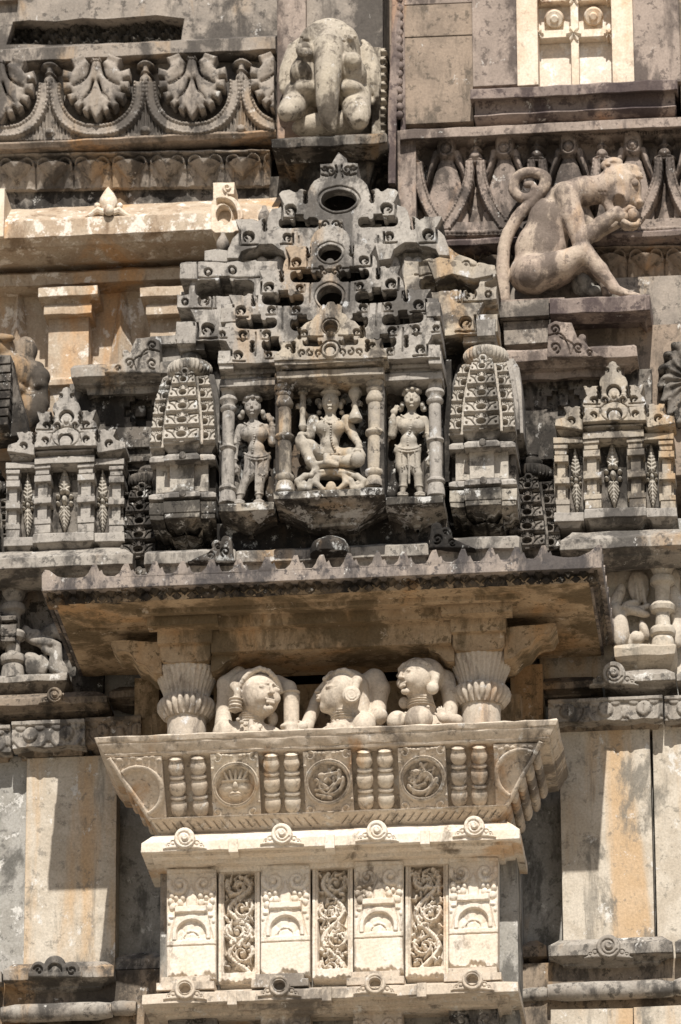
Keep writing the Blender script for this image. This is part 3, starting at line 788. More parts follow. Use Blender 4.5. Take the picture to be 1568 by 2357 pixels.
# ================================================================== BALCONY COLUMNS
cprof = [(1536, 40), (1538, 68), (1543, 72), (1551, 72), (1556, 69), (1566, 65), (1578, 60), (1592, 54), (1604, 51.5), (1607, 55), (1609, 60), (1616, 66), (1624, 68), (1632, 67), (1640, 62), (1648, 55), (1652, 50), (1653, 44.5), (1700, 44), (1760, 44)]
for lb, x, dy in (('fluted balcony column left of the three busts with leafy collar', 430, 6), ('fluted balcony column right of the three busts with leafy collar', 1108, -23)):
    t = thing('balcony_column', lb, 'column', (x, 1750, -245), 'balcony columns')
    P = [(y + dy, r) for y, r in cprof]
    g = G(); g.lathe(x, -245, P[:10], 224, 32, .10, (3, 9)); g.build('capital', 'column', t, jit=.2, sharp=60)
    g = G(); g.lathe(x, -245, P[9:17], 208, 26, .13, (2, 6)); g.build('collar', 'column', t, jit=.2, sharp=60)
    g = G(); g.lathe(x, -245, P[16:], 40); g.build('shaft', 'column', t, jit=.2)

# ================================================================== BALCONY INTERIOR
g = G(); g.box(492, 1062, 1572, 1760, -110, 149); g.box(350, 492, 1640, 1760, -100, 149); g.box(1062, 1200, 1600, 1760, -100, 149)
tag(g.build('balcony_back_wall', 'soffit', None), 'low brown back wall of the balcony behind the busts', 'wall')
g = G(); g.box(310, 366, 1560, 1720, -30, 61); g.box(1176, 1250, 1530, 1700, -30, 61)
tag(g.build('balcony_jamb', 'soffit', None), 'shaded stone jambs flanking the balcony opening', 'wall')
g = G(); g.box(366, 1180, 1380, 1640, 60, 150); tag(g.build('alcove_wall', 'void', None), 'inner wall coloured near black for the dark opening above the balcony back wall', 'wall')  # near-black colour stands in for the unlit depth

# ================================================================== CANOPY
can = thing('balcony_canopy', 'deep stone canopy with scalloped crest over the balcony', 'canopy', (742, 1500, -200))
g = G()
g.mould(97, 1386, [(1306, -476), (1307, -480), (1333, -480), (1335, -470), (1337, -462)], -480, 0, 1, 1, rough=.9, ym=1320); g.build('lip', 'crest', can, jit=.5)
sl_c = .0415
def cy_(x, y): return y - sl_c * (x - 742)
pk = [117, 217, 290, 357, 420, 487, 550, 615, 680, 740, 804, 869, 929, 999, 1066, 1129, 1189, 1251, 1378]
cpts = [(97, cy_(97, 1333))]
cpts += [(97, cy_(97, 1296)), (104, cy_(104, 1284)), (114, cy_(114, 1287)), (132, cy_(132, 1302)), (160, cy_(160, 1309)), (186, cy_(186, 1306))]
rng = np.random.RandomState(11)
for i, x in enumerate(pk[1:-1]):
    v = lambda: rng.uniform(-2, 2)
    cpts += [(x - 22, cy_(x, 1307) + v()), (x - 13, cy_(x, 1298) + v()), (x - 9, cy_(x, 1287)), (x - 4, cy_(x, 1277) + v()), (x + 5, cy_(x, 1276) + v()), (x + 9, cy_(x, 1287)), (x + 12, cy_(x, 1294)), (x + 17, cy_(x, 1290) + v()), (x + 21, cy_(x, 1300))]
    nx = pk[i + 2]; cpts += [((x + nx) / 2 - 6, cy_(x + 30, 1308) + v()), ((x + nx) / 2 + 4, cy_(x + 34, 1309))]
cpts += [(1300, cy_(1300, 1312)), (1330, cy_(1330, 1306)), (1358, cy_(1358, 1296)), (1376, cy_(1376, 1281)), (1385, cy_(1385, 1280)), (1386, cy_(1386, 1333))]
cpts = [p for i, p in enumerate(cpts) if i == 0 or abs(p[0] - cpts[i - 1][0]) + abs(p[1] - cpts[i - 1][1]) > .5]
g = G(); g.prism(cpts, -482, -452); g.build('crest', 'crest', can, jit=.5)
# crest along both sides
def side_crest(X, nm):
    zt = Z_(742, 1304, -480); loops = [(-452, zt - 24)]
    y = -452
    while y < -40:
        loops += [(y, zt - 1), (y + 22, zt + 4), (y + 30, zt + 26), (y + 38, zt + 27), (y + 46, zt + 6), (y + 64, zt - 2)]; y += 66
    loops += [(-20, zt), (-20, zt - 24)]
    g = G(); g.wprism([loops], 0, 26); V = g.V[0].copy(); g.V[0] = np.stack([X + V[:, 1], V[:, 0], V[:, 2]], 1); g.build('side_crest', 'crest', can, jit=.4)
XcL, XcR = X_(97, 1320, -480), X_(1386, 1320, -480)
side_crest(XcL, 0); side_crest(XcR - 26, 1)
# dentil course
def dy_(x, y): return y + sl_c * (x - 742)
def den_h(x, y):
    v = dy_(x, y) - 1338; p = ((x / 34.0) % 1.0); tri = np.abs(p - .5) * 2          # 0 centre .. 1 edge
    d1 = (v / 17.0) - (1 - tri); H = 17 * sm(d1 * 14, 2.2) * (v > -3)
    p2 = (((x + 17) / 34.0) % 1.0); t2 = np.abs(p2 - .5) * 2
    d2 = np.abs(v - 20) / 9.0 + t2 * 1.6 - .9; H = np.maximum(H, 9 * sm(d2 * 8, 2))
    rg = 1 + .25 * np.sin(np.floor(x / 34) * 5.1) + .1 * np.sin(x * .5); return H * rg
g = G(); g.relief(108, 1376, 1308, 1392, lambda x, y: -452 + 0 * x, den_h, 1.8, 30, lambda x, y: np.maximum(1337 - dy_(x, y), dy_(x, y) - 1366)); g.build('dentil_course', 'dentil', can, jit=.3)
for X in (XcL + 18, XcR - 18):
    g = G(); zt = Z_(742, 1334, -480)
    for i in range(14):
        y = -440 + i * 30; s = -1 if X < 0 else 1
        V = [(X, y - 14, zt), (X, y + 14, zt), (X, y, zt - 20), (X + s * 10, y, zt - 2)]
        g.add(V, None, [(0, 3, 2), (3, 1, 2), (0, 1, 3)])
    g.build('side_dentil', 'dentil', can, jit=.3)
# soffit
g = G()
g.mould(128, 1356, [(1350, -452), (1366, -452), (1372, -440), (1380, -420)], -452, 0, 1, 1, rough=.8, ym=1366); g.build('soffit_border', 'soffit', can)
zs = Z_(742, 1366, -440); a, b = X_(120, 1400, -440), X_(1362, 1350, -440)
g = G(); g.wbox(a, b, -440, 10, zs, zs + 60)
V = [(XcL + 4, -470, zs + 30), (XcR - 4, -470, zs + 30), (XcR - 60, -230, zs + 100), (XcL + 60, -230, zs + 100), (XcL + 60, 60, zs + 100), (XcR - 60, 60, zs + 100), (XcL + 4, 60, zs + 30), (XcR - 4, 60, zs + 30)]
g.add(V, [(0, 1, 2, 3), (3, 2, 5, 4), (0, 3, 4, 6), (1, 7, 5, 2)])
g.build('roof_slab', 'crest', can)
# panels and beams under the soffit
cL, cR = X_(425, 1480, -330), X_(1100, 1440, -330)
def bm(g, x0, x1, Y0, Y1, dz, top=0): g.wbox(x0, x1, Y0, Y1, zs - dz, zs - top)
g = G()
bm(g, cL - 100, cR + 100, -404, -386, 16); bm(g, cL - 90, cR + 90, -386, -300, 10)
for c in (cL, cR): bm(g, c - 80, c + 80, -372, -330, 34, 9)
bm(g, cL + 78, cR - 78, -352, -120, 36, 9.5); bm(g, cL + 60, cR - 60, -322, -150, 84, 30)
bm(g, cL - 62, cL + 62, -332, 5, 62, 9.6); bm(g, cR - 62, cR + 62, -332, 5, 62, 9.6)
bm(g, a + 40, cL - 60, -300, -270, 12); bm(g, cR + 60, b - 40, -300, -270, 12)
bm(g, a + 64, cL - 150, -262, -20, 8); bm(g, cR + 150, b - 64, -262, -20, 8)
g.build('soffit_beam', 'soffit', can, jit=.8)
for c in (cL, cR):
    g = G(); z = zs - 60
    g.wprism([[(c - 58, z + 2), (c - 58, z - 30), (c - 52, z - 40), (c - 30, z - 44), (c + 30, z - 44), (c + 52, z - 40), (c + 58, z - 30), (c + 58, z + 2)]], -318, -176)
    for s in (-1, 1):
        P = cm([(c + s * 56, z + 14), (c + s * 165, z + 22), (c + s * 168, z + 8), (c + s * 158, z - 4), (c + s * 140, z - 4), (c + s * 126, z - 12), (c + s * 112, z - 32), (c + s * 92, z - 42), (c + s * 76, z - 58), (c + s * 56, z - 62)], 5)
        g.wprism([[(p[0], p[1]) for p in P]], -300, -190)
    g.tube([(c, -247, z - 42), (c, -247, z - 52)], 62, 30)
    g.build('bracket_capital', 'soffit', can, jit=.8)
# ================================================================== FRIEZES, CORNICES AND LITTLE COLUMNS BESIDE THE CANOPY
def frieze_band(label, x0, x1, y0, y1, Y, n, mat, dark=0):
    t = thing('frieze_band', label, 'frieze', ((x0 + x1) / 2, y1 + 20, Y), 'garland friezes above the pilasters')
    W = x1 - x0; Hh = y1 - y0; ym = (x0 + x1) / 2; p = W / n
    def h(x, y):
        v = (y + SL * (x - ym) - y0) / Hh; u = (((x - x0) / p) % 1.0); H = 4 + 4 * sm((v - .17) * 40)
        c = (u - .5)
        sw = np.hypot(c * p, np.minimum((v - .5) * Hh, 60) * 1.0)
        yy = (v - .46) * Hh
        H = np.where(v > .2, -4, H)
        r = p * .46
        d = np.hypot(c * p, yy); H = np.where((v > .2) & (yy > -2), np.maximum(H, 6 * dome(np.abs(d - r) - 4.5, 4) - 1), H)
        H = np.maximum(H, 8 * dome(circ(c * p, yy, 0, 4, p * .2, p * .2), 7) - 1 * (v > .2) * 0 - 100 * (v < .2))
        H -= 3 * sm(np.abs(c * p) - .8, 1) * (v > .35) * (v < .75)
        for s in (-1, 1):
            H = np.maximum(H, 5 * dome(circ(c * p, yy, s * p * .26, -p * .17, p * .16, p * .12), 5) - 100 * (v < .2))
            H = np.maximum(H, 8 * dome(circ(c * p, yy, s * p * .5, -p * .24, p * .09), 5) - 100 * (v < .2)); H = np.maximum(H, 6 * dome(circ(c * p, yy, s * p * .5, p * .12, p * .1, p * .16), 5))
        H = np.maximum(H, 8 * dome(circ(c * p, yy, 0, -p * .24, p * .09), 5))
        return H
    g = G(); g.relief(x0, x1, y0 - SL * W / 2 - 1, y1 + SL * W / 2 + 12, Y, h, 1.7, 40, lambda x, y: np.maximum(np.maximum(x0 - x, x - x1), np.maximum(y0 - SL * (x - ym) - y, y - y1 + SL * (x - ym) - 4 * np.abs(np.cos((x - x0) / p * 3.1416))))); g.build('garland_panel', mat, t, jit=.3)
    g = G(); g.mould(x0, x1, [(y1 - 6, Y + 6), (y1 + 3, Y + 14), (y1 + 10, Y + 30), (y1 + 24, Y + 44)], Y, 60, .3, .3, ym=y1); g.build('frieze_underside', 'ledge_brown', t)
    return t
frieze_band('garland frieze block over the ochre pilaster left of the balcony', 28, 196, 1660, 1716, -50, 2.0, 'ledge')
frieze_band('darker set back garland frieze between the ochre pilaster and the canopy', 198, 326, 1652, 1708, -36, 1.6, 'ledge_brown')
frieze_band('garland frieze fragment at the far left edge', -60, 25, 1672, 1728, -36, 1.1, 'ledge')
frieze_band('garland frieze block over the pale pilaster right of the balcony', 1262, 1526, 1608, 1656, -50, 3.0, 'ledge')
frieze_band('garland frieze fragment over the narrow pilaster at the right edge', 1530, 1640, 1602, 1652, -36, 1.2, 'ledge')
def mid_cornice(label, x0, x1, yl, Y, mat, ros=None):
    t = thing('mid_cornice', label, 'cornice', ((x0 + x1) / 2, yl + 20, Y), 'cornices over the garland friezes'); g = G()
    g.mould(x0, x1, [(yl - 10, Y + 26), (yl, Y), (yl + 15, Y), (yl + 20, Y + 14), (yl + 30, Y + 30), (yl + 34, Y + 32), (yl + 46, Y + 54)], Y, 60, .8, .8, ym=yl); g.build('cornice_body', mat, t, jit=.7)
    if ros: spiral_rosette(t, ros[0], ros[1], ros[2], Y - 1, mat)
mid_cornice('brown cornice with small boss beside the left end of the canopy', -60, 247, 1607, -66, 'ledge_brown', (127, 1602, 18))
mid_cornice('short shaded cornice tucked under the left end of the canopy', 250, 344, 1590, -20, 'ledge_brown')
mid_cornice('grey cornice with large spiral disc right of the canopy', 1388, 1554, 1552, -66, 'ledge', (1413, 1552, 27))
mid_cornice('shaded cornice tucked under the right end of the canopy', 1196, 1384, 1570, -20, 'ledge_brown')
mid_cornice('cornice stub at the right edge beside the spiral disc cornice', 1557, 1660, 1550, -60, 'ledge')

def alcove(side):
    L = side < 0
    g = G()
    if L: g.box(-60, 240, 1340, 1600, 40, 61)
    else: g.box(1240, 1660, 1270, 1560, 40, 61)
    tag(g.build('alcove_back', 'shrine_dark' if L else 'wall_beige', None), 'dark stained back wall of the figure alcove left of the canopy' if L else 'pale back wall of the figure alcove right of the canopy', 'wall')
    g = G()
    if L: g.mould(-60, 156, [(1552, -30), (1556, -38), (1569, -38), (1572, -30), (1588, -8), (1600, 10)], -38, 60, .3, .3)
    else: g.mould(1412, 1556, [(1484, -30), (1487, -44), (1508, -40), (1516, -30), (1536, 0), (1546, 14)], -44, 60, .3, .3, rough=2.2)
    tag(g.build('alcove_sill', 'ledge' if L else 'wall_beige', None, jit=1.2), 'worn stone sill under the little column left of the canopy' if L else 'broken stone sill under the little column right of the canopy', 'sill')
    x, dy, k, xb = (31, 0, 1.0, 29) if L else (1524.6, -64, 1.0, 1526)
    pr = [(1360, 26), (1364, 29), (1372, 28), (1384, 22), (1390, 18), (1393, 26), (1400, 29), (1408, 28), (1413, 20), (1417, 17), (1452, 17), (1455, 26), (1462, 31), (1472, 28), (1476, 19), (1478, 17), (1506, 17.5), (1509, 26), (1516, 30), (1526, 28), (1531, 21), (1536, 24), (1550, 27), (1560, 28), (1566, 29)]
    g = G(); g.lathe(x, -8, [(y + dy, r) for y, r in pr], 32, x2=xb)
    tag(g.build('alcove_column', 'ledge' if L else 'wall_beige', None, jit=.6), 'ringed weathered little column at the left edge beside the canopy' if L else 'ringed pale little column at the right edge beside the canopy', 'column', 'little columns of the figure alcoves')
    # worn figure carving
    if L: pr = [ell(J(75, 1462, 14), 28, 14, 16), ell(J(100, 1478, 10), 42, 14, 13, rot=-.25), ell(J(120, 1455, 16), 26, 16, 20), cap(J(60, 1450, 16), J(112, 1500, 14), 10, 8), ell(J(75, 1530, 24), 26, 14, 34, rot=.4), ell(J(128, 1515, 12), 15, 14, 40, rot=-.15), ell(J(100, 1530, 22), 14, 12, 26), cap(J(105, 1494, 10), J(120, 1505, 6), 9, 6), ell(J(140, 1540, 14), 14, 12, 26, rot=.5), ell(J(145, 1440, 20), 20, 14, 40)]
    else: pr = [ell(J(1420, 1385, 18), 15, 16, 46, rot=-.3), ell(J(1419, 1405, 4), 12, 12, 18), ell(J(1428, 1450, 8), 20, 20, 48), ell(J(1470, 1350, 26), 26, 12, 40), ell(J(1482, 1362, 22), 7, 12, 44, rot=.1), ell(J(1466, 1362, 20), 6, 12, 40, rot=.1), ell(J(1452, 1392, 8), 20, 14, 10, rot=.3), ell(J(1464, 1407, 4), 34, 14, 10, rot=-.35), cap(J(1490, 1395, 8), J(1440, 1412, 8), 8, 6), ell(J(1466, 1468, 16), 18, 14, 16), ell(J(1484, 1450, 18), 10, 14, 26, rot=.3), ell(J(1452, 1480, 22), 12, 12, 12), ell(J(1556, 1400, 14), 22, 16, 60, rot=.2), ell(J(1558, 1460, 12), 16, 14, 34), ell(J(1545, 1340, 26), 22, 12, 40)]
    V, Q = skin(pr, 2.0); g = G(); g.add(V, Q)
    tag(g.build('worn_carving', 'ledge' if L else 'column', None, jit=1.0), 'eroded leaf like figure carving beside the left little column' if L else 'eroded winged figure carving beside the right little column', 'carving')
alcove(-1); alcove(1)

# ---- ledges that carry the small shrines
def shrine_ledge(label, x0, x1, yt, Y, mat, hh=22):
    g = G(); g.mould(x0, x1, [(yt - 8, Y + 40), (yt - 4, Y + 30), (yt + 8, Y), (yt + 8 + hh, Y), (yt + 12 + hh, Y + 12), (yt + 24 + hh, Y + 30), (yt + 28 + hh, Y + 31), (yt + 46 + hh, Y + 60), (yt + 60 + hh, Y + 90), (yt + 64 + hh, Y + 170)], Y, 60, .7, .7, ym=yt)
    return tag(g.build('shrine_ledge', mat, None, jit=.9), label, 'ledge', 'ledges carrying the small shrines')
shrine_ledge('long pale ledge under the small shrine left of the towers', -60, 306, 1274, -116, 'ledge')
shrine_ledge('long brown ledge under the small shrine right of the towers', 1288, 1660, 1228, -116, 'ledge')

# ================================================================== CENTRAL SHRINE
shr = thing('central_shrine', 'large stepped lattice shrine with a seated deity niche above the canopy', 'shrine', (760, 1230, -230))
AX3 = 761
# body
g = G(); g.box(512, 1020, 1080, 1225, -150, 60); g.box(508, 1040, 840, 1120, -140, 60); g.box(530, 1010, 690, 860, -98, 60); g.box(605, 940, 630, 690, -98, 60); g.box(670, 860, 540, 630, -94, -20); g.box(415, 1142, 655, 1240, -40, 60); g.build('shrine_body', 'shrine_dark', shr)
g = G(); g.box(560, 1024, 590, 860, -60, 60); g.build('shrine_core', 'shrine', shr)

lat_L = [(761, 503), (752, 506), (734, 507), (733, 529), (724, 536), (717, 550), (714, 572), (713, 588), (709, 586), (710, 570), (700, 569), (690, 571), (684, 567), (657, 572), (666, 588), (668, 593), (658, 600), (654, 612), (651, 636), (648, 640), (648, 626), (640, 624), (628, 627), (598, 627), (607, 646), (600, 652), (593, 664), (590, 682), (587, 698), (583, 696), (584, 684), (575, 682), (562, 686), (529, 686), (540, 706), (511, 709), (510, 741), (530, 744), (524, 752), (521, 764), (507, 764), (506, 794), (524, 796), (536, 818), (506, 821), (506, 851)]
def curl(H, x, y, cx, cy, r, f=1, dep=36):
    r = r * .88
    d = circ(x, y, cx, cy, r); tong = np.minimum(circ(x, y, cx - f * r * .16, cy + r * .48, r * .74), seg(x, y, (cx - f * r * .2, cy + r * .7), (cx - f * r * 1.1, cy + r * .5), r * .6))
    H = H - dep * sm(np.maximum(d, -tong), .9)
    return H - 24 * sm(seg(x, y, (cx - f * r * .45, cy + r * .15), (cx - f * r * .15, cy + r * .42), r * .13, r * .05), .8)
def Lgroove(H, x, y, cx, cy, r, f=1, dep=18):
    H = H - dep * sm(pl(x, y, [(cx - f * r * 1.35, cy - r * .9), (cx - f * r * 1.35, cy + r * 1.3), (cx + f * r * 1.3, cy + r * 1.3)], 1.7), 1.0)
    return H - dep * 1.2 * sm(pl(x, y, [(cx - f * r * .80, cy - r * .1), (cx - f * r * .78, cy + r * .35), (cx - f * r * .5, cy + r * .7)], .4, 1.2), .9)
def slot(H, x, y, x0, x1, y0, y1, dep=105):
    d = bx(x, y, x0, x1, y0, y1, (y1 - y0) * .42); m = (x0 + x1) / 2
    d = np.minimum(d, bx(x, y, m - 11, m + 11, y0 - 8, y0 + 8, 1)); d = np.maximum(d, -circ(x, y, m - 17, y0 - 1, 6)); d = np.maximum(d, -circ(x, y, m + 17, y0 - 1, 6))
    return H - dep * sm(d, 1.1)
def slot_d(x, y, x0, x1, y0, y1):
    d = bx(x, y, x0, x1, y0, y1, (y1 - y0) * .42); m = (x0 + x1) / 2
    d = np.minimum(d, bx(x, y, m - 11, m + 11, y0 - 8, y0 + 8, 1)); d = np.maximum(d, -circ(x, y, m - 17, y0 - 1, 6)); return np.maximum(d, -circ(x, y, m + 17, y0 - 1, 6))
def lat_holes(x, y):
    d = np.maximum(circ(x, y, 761, 586, 27, 21), -circ(x, y, 761, 607, 9)); d = np.minimum(d, circ(x, y, 761, 691, 29, 28))
    for q in ((670, 741, 628, 656), (605, 702, 682, 711), (545, 640, 741, 767), (671, 724, 741, 772), (606, 662, 794, 821)): d = np.minimum(d, slot_d(x, y, *q))
    return d
def cr_holes(x, y): return np.minimum(circ(x, y, 781, 466, 41, 25), slot_d(x, y, 644, 736, 507, 532))
def plate_sides(pts, Y0, Y1):
    P = at([p[0] for p in pts], [p[1] for p in pts], Y0); n = len(P); B = P.copy(); P[:, 1] = Y0; B[:, 1] = Y1
    g = G(); g.add(np.concatenate([P, B]), [(i, (i + 1) % n, n + (i + 1) % n, n + i) for i in range(n)]); return g
def petal_notch(H, x, y, xr, y0):
    for q in range(3): H = H - 30 * sm(circ(x, y, xr, y0 + q * 9.5, 4.6), 1.0)
    return H - 14 * sm(np.maximum(circ(x, y, xr - 22, y0 - 9, 6), -circ(x, y, xr - 22, y0 - 12, 5)), 1)
def lat_h(x, y):
    H = (y - 505) / 345 * 34.0
    for cx, cy, r in ((621, 667, 13), (557, 722, 13), (552, 829, 12), (683, 607, 12)): H = curl(H, x, y, cx, cy, r); H = Lgroove(H, x, y, cx, cy, r)
    for cx, cy, r, f in ((627, 722, 10, -1), (684, 721, 10, 1), (562, 780, 10, -1), (617, 780, 11, 1), (692, 669, 9, -1), (516, 780, 8, 1), (622, 829, 8, 1)):
        H = curl(H, x, y, cx, cy, r, f, 34)
        H = Lgroove(H, x, y, cx, cy, r * .9, f, 5)
    for cx, y0 in ((650, 632), (586, 690), (584, 800), (711, 574)): H = petal_notch(H, x, y, cx, y0)
    for a, b in (((653, 705), (653, 768)), ((716, 655), (716, 705)), ((594, 690), (594, 705)), ((708, 600), (708, 622)), ((592, 775), (592, 832))): H = H - 9 * sm(seg(x, y, a, b, 1.1), 1)
    # row undercuts
    H = H - 12 * sm(np.abs(y - (742 + 4 * np.sin(x * .2))) - 1.2, 1) * (x < 545) - 10 * sm(np.abs(y - 624) - 1.2, 1) * (x > 668) * (x < 735)
    # eyes
    H = H - 5 * sm(np.abs(circ(x, y, 761, 585, 33, 27)) - 1, 1)
    H = H - 6 * sm(np.abs(circ(x, y, 761, 690, 35, 35)) - 1, 1)
    # filigree between the two dormers and on the cap
    for k in range(3):
        for cx, cy, r, a0, t in ((748, 516, 9, 0, -.9), (738, 520, 6, 2, .9), (749, 632, 9, 3, .9), (740, 622, 6, 1, -.9), (740, 641, 6, 2, .9)): H = H - 4 * sm(pl(x, y, spir(cx, cy, r, 2, a0, t, 10), 1.5), .9)
    H = H - 20 * sm(circ(x, y, 761, 628, 6, 5), 1)
    H = H + 3 * np.sin(x * .05) * np.sin(y * .06)
    return H
LAT = mpts(lat_L, AX3, .030)
g = G(); g.relief(498, 1026, 480, 870, -262, mirror(lat_h, AX3, .030), 1.35, 26, lambda x, y: np.maximum(poly(x, y, LAT), -mirror(lat_holes, AX3, .030)(x, y))); g.build('lattice_tiers', 'shrine', shr, jit=.5)
plate_sides(LAT, -262, -96).build('lattice_shell', 'shrine', shr, jit=.3)
# cube ends of the lattice rows
for x0, x1, y0, y1 in ((508, 541, 709, 741), (505, 536, 821, 850)):
    g = G(); g.box(x0, x1, y0, y1, -292, -150); g.build('corner_block', 'shrine', shr, jit=.9)
    g = G(); g.box(2 * AX3 - x1, 2 * AX3 - x0, y0 - .06 * 235, y1 - .06 * 235, -292, -150); g.build('corner_block', 'shrine', shr, jit=.9)
# crown plate (set further back)
AX1 = 781
cr_L = [(781, 356), (775, 361), (769, 372), (766, 378), (752, 380), (738, 381), (739, 411), (726, 420), (716, 432), (709, 450), (706, 470), (703, 466), (706, 444), (695, 440), (686, 443), (678, 447), (668, 441), (651, 444), (644, 451), (652, 470), (656, 476), (643, 484), (629, 487), (622, 498), (617, 518), (613, 536), (610, 532), (612, 510), (606, 508), (594, 517), (587, 510), (544, 511), (556, 538), (548, 545), (537, 557), (528, 580), (525, 603), (550, 602), (558, 587), (574, 580), (592, 578), (600, 570), (628, 569), (636, 574), (655, 586), (660, 606), (700, 612)]
def cr_h(x, y):
    H = 6 + (y - 360) / 250 * 16
    H = H - 6 * sm(np.abs(circ(x, y, 781, 465, 48, 32)) - 1.2, 1)
    for cx, cy, r in ((671, 488, 15), (575, 552, 15)): H = curl(H, x, y, cx, cy, r); H = Lgroove(H, x, y, cx, cy, r)
    H = Lgroove(H, x, y, 662, 555, 11, -1); H = curl(H, x, y, 664, 553, 11, -1)
    for cx, y0 in ((704, 450), (611, 516)): H = petal_notch(H, x, y, cx, y0)
    for P in (spir(762, 394, 11, 3, 1, 1.0, 12), spir(748, 390, 7, 2, 3, -.9, 10), [(742, 405), (752, 408), (764, 406), (774, 396)], [(774, 384), (777, 400), (772, 412)]): H = H - 10 * sm(pl(x, y, P, 1.9), 1)
    H = H - 7 * sm(seg(x, y, (690, 552), (690, 568), 1.2), 1)
    return H
CR = mpts(cr_L, AX1, .012)
g = G(); g.relief(515, 1045, 345, 625, -128, mirror(cr_h, AX1, .012), 1.4, 24, lambda x, y: np.maximum(poly(x, y, CR), -mirror(cr_holes, AX1, .012)(x, y))); g.build('crown_plate', 'shrine', shr, jit=.6)
plate_sides(CR, -128, -20).build('crown_shell', 'shrine', shr, jit=.3)
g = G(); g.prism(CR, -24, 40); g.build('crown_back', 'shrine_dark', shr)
g = G(); g.prism([(772, 385), (768, 370), (780, 352), (797, 366), (803, 384)], -118, -80); g.build('crown_finial', 'shrine', shr, jit=1.5)
# background row seen through the crown: rounded back plates
g = G()
for x0, x1, y0, y1, Y in ((560, 1000, 590, 680, -96), (690, 880, 520, 600, -90)): g.box(x0, x1, y0, y1, Y, 0)
for x in (604, 640, 672, 905, 940, 962): g.lathe(x, -100, [(592, 6), (598, 14), (612, 17), (632, 16), (660, 15)], 14)
g.build('back_row', 'shrine', shr, jit=1.0)
# wings
wg_L = [(777, 604), (592, 604), (588, 600), (560, 606), (548, 602), (520, 608), (490, 605), (452, 604), (417, 607), (414, 640), (452, 643), (440, 652), (436, 668), (437, 682), (420, 686), (410, 683), (409, 714), (440, 716), (455, 747), (409, 749), (407, 791), (777, 800)]
def wg_h(x, y):
    H = 5 + (y - 600) / 200 * 18
    H = slot(H, x, y, 450, 586, 648, 686, 85)
    H = curl(H, x, y, 481, 765, 17); H = Lgroove(H, x, y, 481, 765, 17); H = curl(H, x, y, 470, 697, 15, -1, 22); H = Lgroove(H, x, y, 470, 697, 14, -1)
    for cx, cy, r in ((536, 624, 10), (480, 628, 9), (428, 700, 8)): H = H - 16 * sm(np.maximum(circ(x, y, cx, cy, r), -circ(x, y, cx, cy, r * .6)), 1) - 10 * sm(circ(x, y, cx + 4, cy + 5, 3), 1)
    H = H - 8 * sm(np.abs(y - 642) - 1.3, 1) * (x < 600) - 8 * sm(np.abs(y - 716) - 1.3, 1) * (x < 500) - 7 * sm(seg(x, y, (455, 606), (455, 640), 1.2), 1) - 7 * sm(seg(x, y, (497, 685), (497, 714), 1.2), 1)
    H = H - 9 * sm(np.abs(x - 449) - 1.2, 1) * (y > 750)
    return H
g = G(); WL = wg_L
g.relief(402, 640, 592, 812, -150, wg_h, 1.5, 90, lambda x, y: poly(x, y, WL)); g.build('wing_plate', 'shrine', shr, jit=.7)
AXW = 777
WR = [(2 * AXW - x, y - .05 * (AXW - x) * 2 * .5) for x, y in reversed(wg_L)]
WR = [(x, y) for x, y in WR if not (x > 960 and y < 640)]
WR = [(930, 600), (968, 604), (996, 598), (1020, 604), (1060, 590), (1100, 606), (1138, 612), (1140, 640)] + [p for p in WR if p[0] > 1085 and p[1] > 636][::-1] + [(1143, 772), (930, 790)]
g = G(); g.relief(930, 1150, 585, 800, -150, mirror(lambda x, y: wg_h(x, y) - 9 * sm((np.abs(y - 632 - (600 - x) * .12) - 18), 5) * (x > 420) * (x < 590) + 6 * np.sin(x * .07 + y * .03) * (y < 650), AXW, .025), 1.5, 90, lambda x, y: poly(x, y, WR)); g.build('wing_plate', 'shrine_warm', shr, jit=.9)
for q in ((414, 454, 607, 641, -172, -60), (407, 450, 750, 790, -178, -60), (1098, 1141, 735, 772, -178, -60), (414, 470, 790, 806, -158, -40), (1066, 1142, 774, 788, -158, -40)):
    g = G(); g.box(*q); g.build('wing_block', 'shrine', shr, jit=1.0)
# broken rock slope on the right shoulder
g = G(); g.prism([(1012, 545), (1024, 560), (1050, 580), (1076, 596), (1078, 606), (1050, 604), (1015, 598), (1004, 585)], -132, -20)
g.prism([(985, 600), (1010, 592), (1060, 600), (1139, 611), (1141, 632), (1090, 640), (1040, 630), (1000, 640)], -160, -20); g.build('broken_shoulder', 'shrine_warm', shr, jit=1.6)
g = G(); g.prism([(469, 578), (500, 574), (524, 577), (528, 602), (490, 606), (470, 600)], -140, -60); g.build('broken_stub', 'shrine', shr, jit=1.6)
for x, y in ((513, 560), (609, 498)):
    g = G(); g.lathe(x, -112, [(y - 26, 1), (y - 24, 5), (y - 18, 6), (y - 12, 10), (y - 4, 14), (y + 4, 15), (y + 10, 13), (y + 16, 8)], 18)
    g.build('round_finial', 'upper', shr, jit=.8)

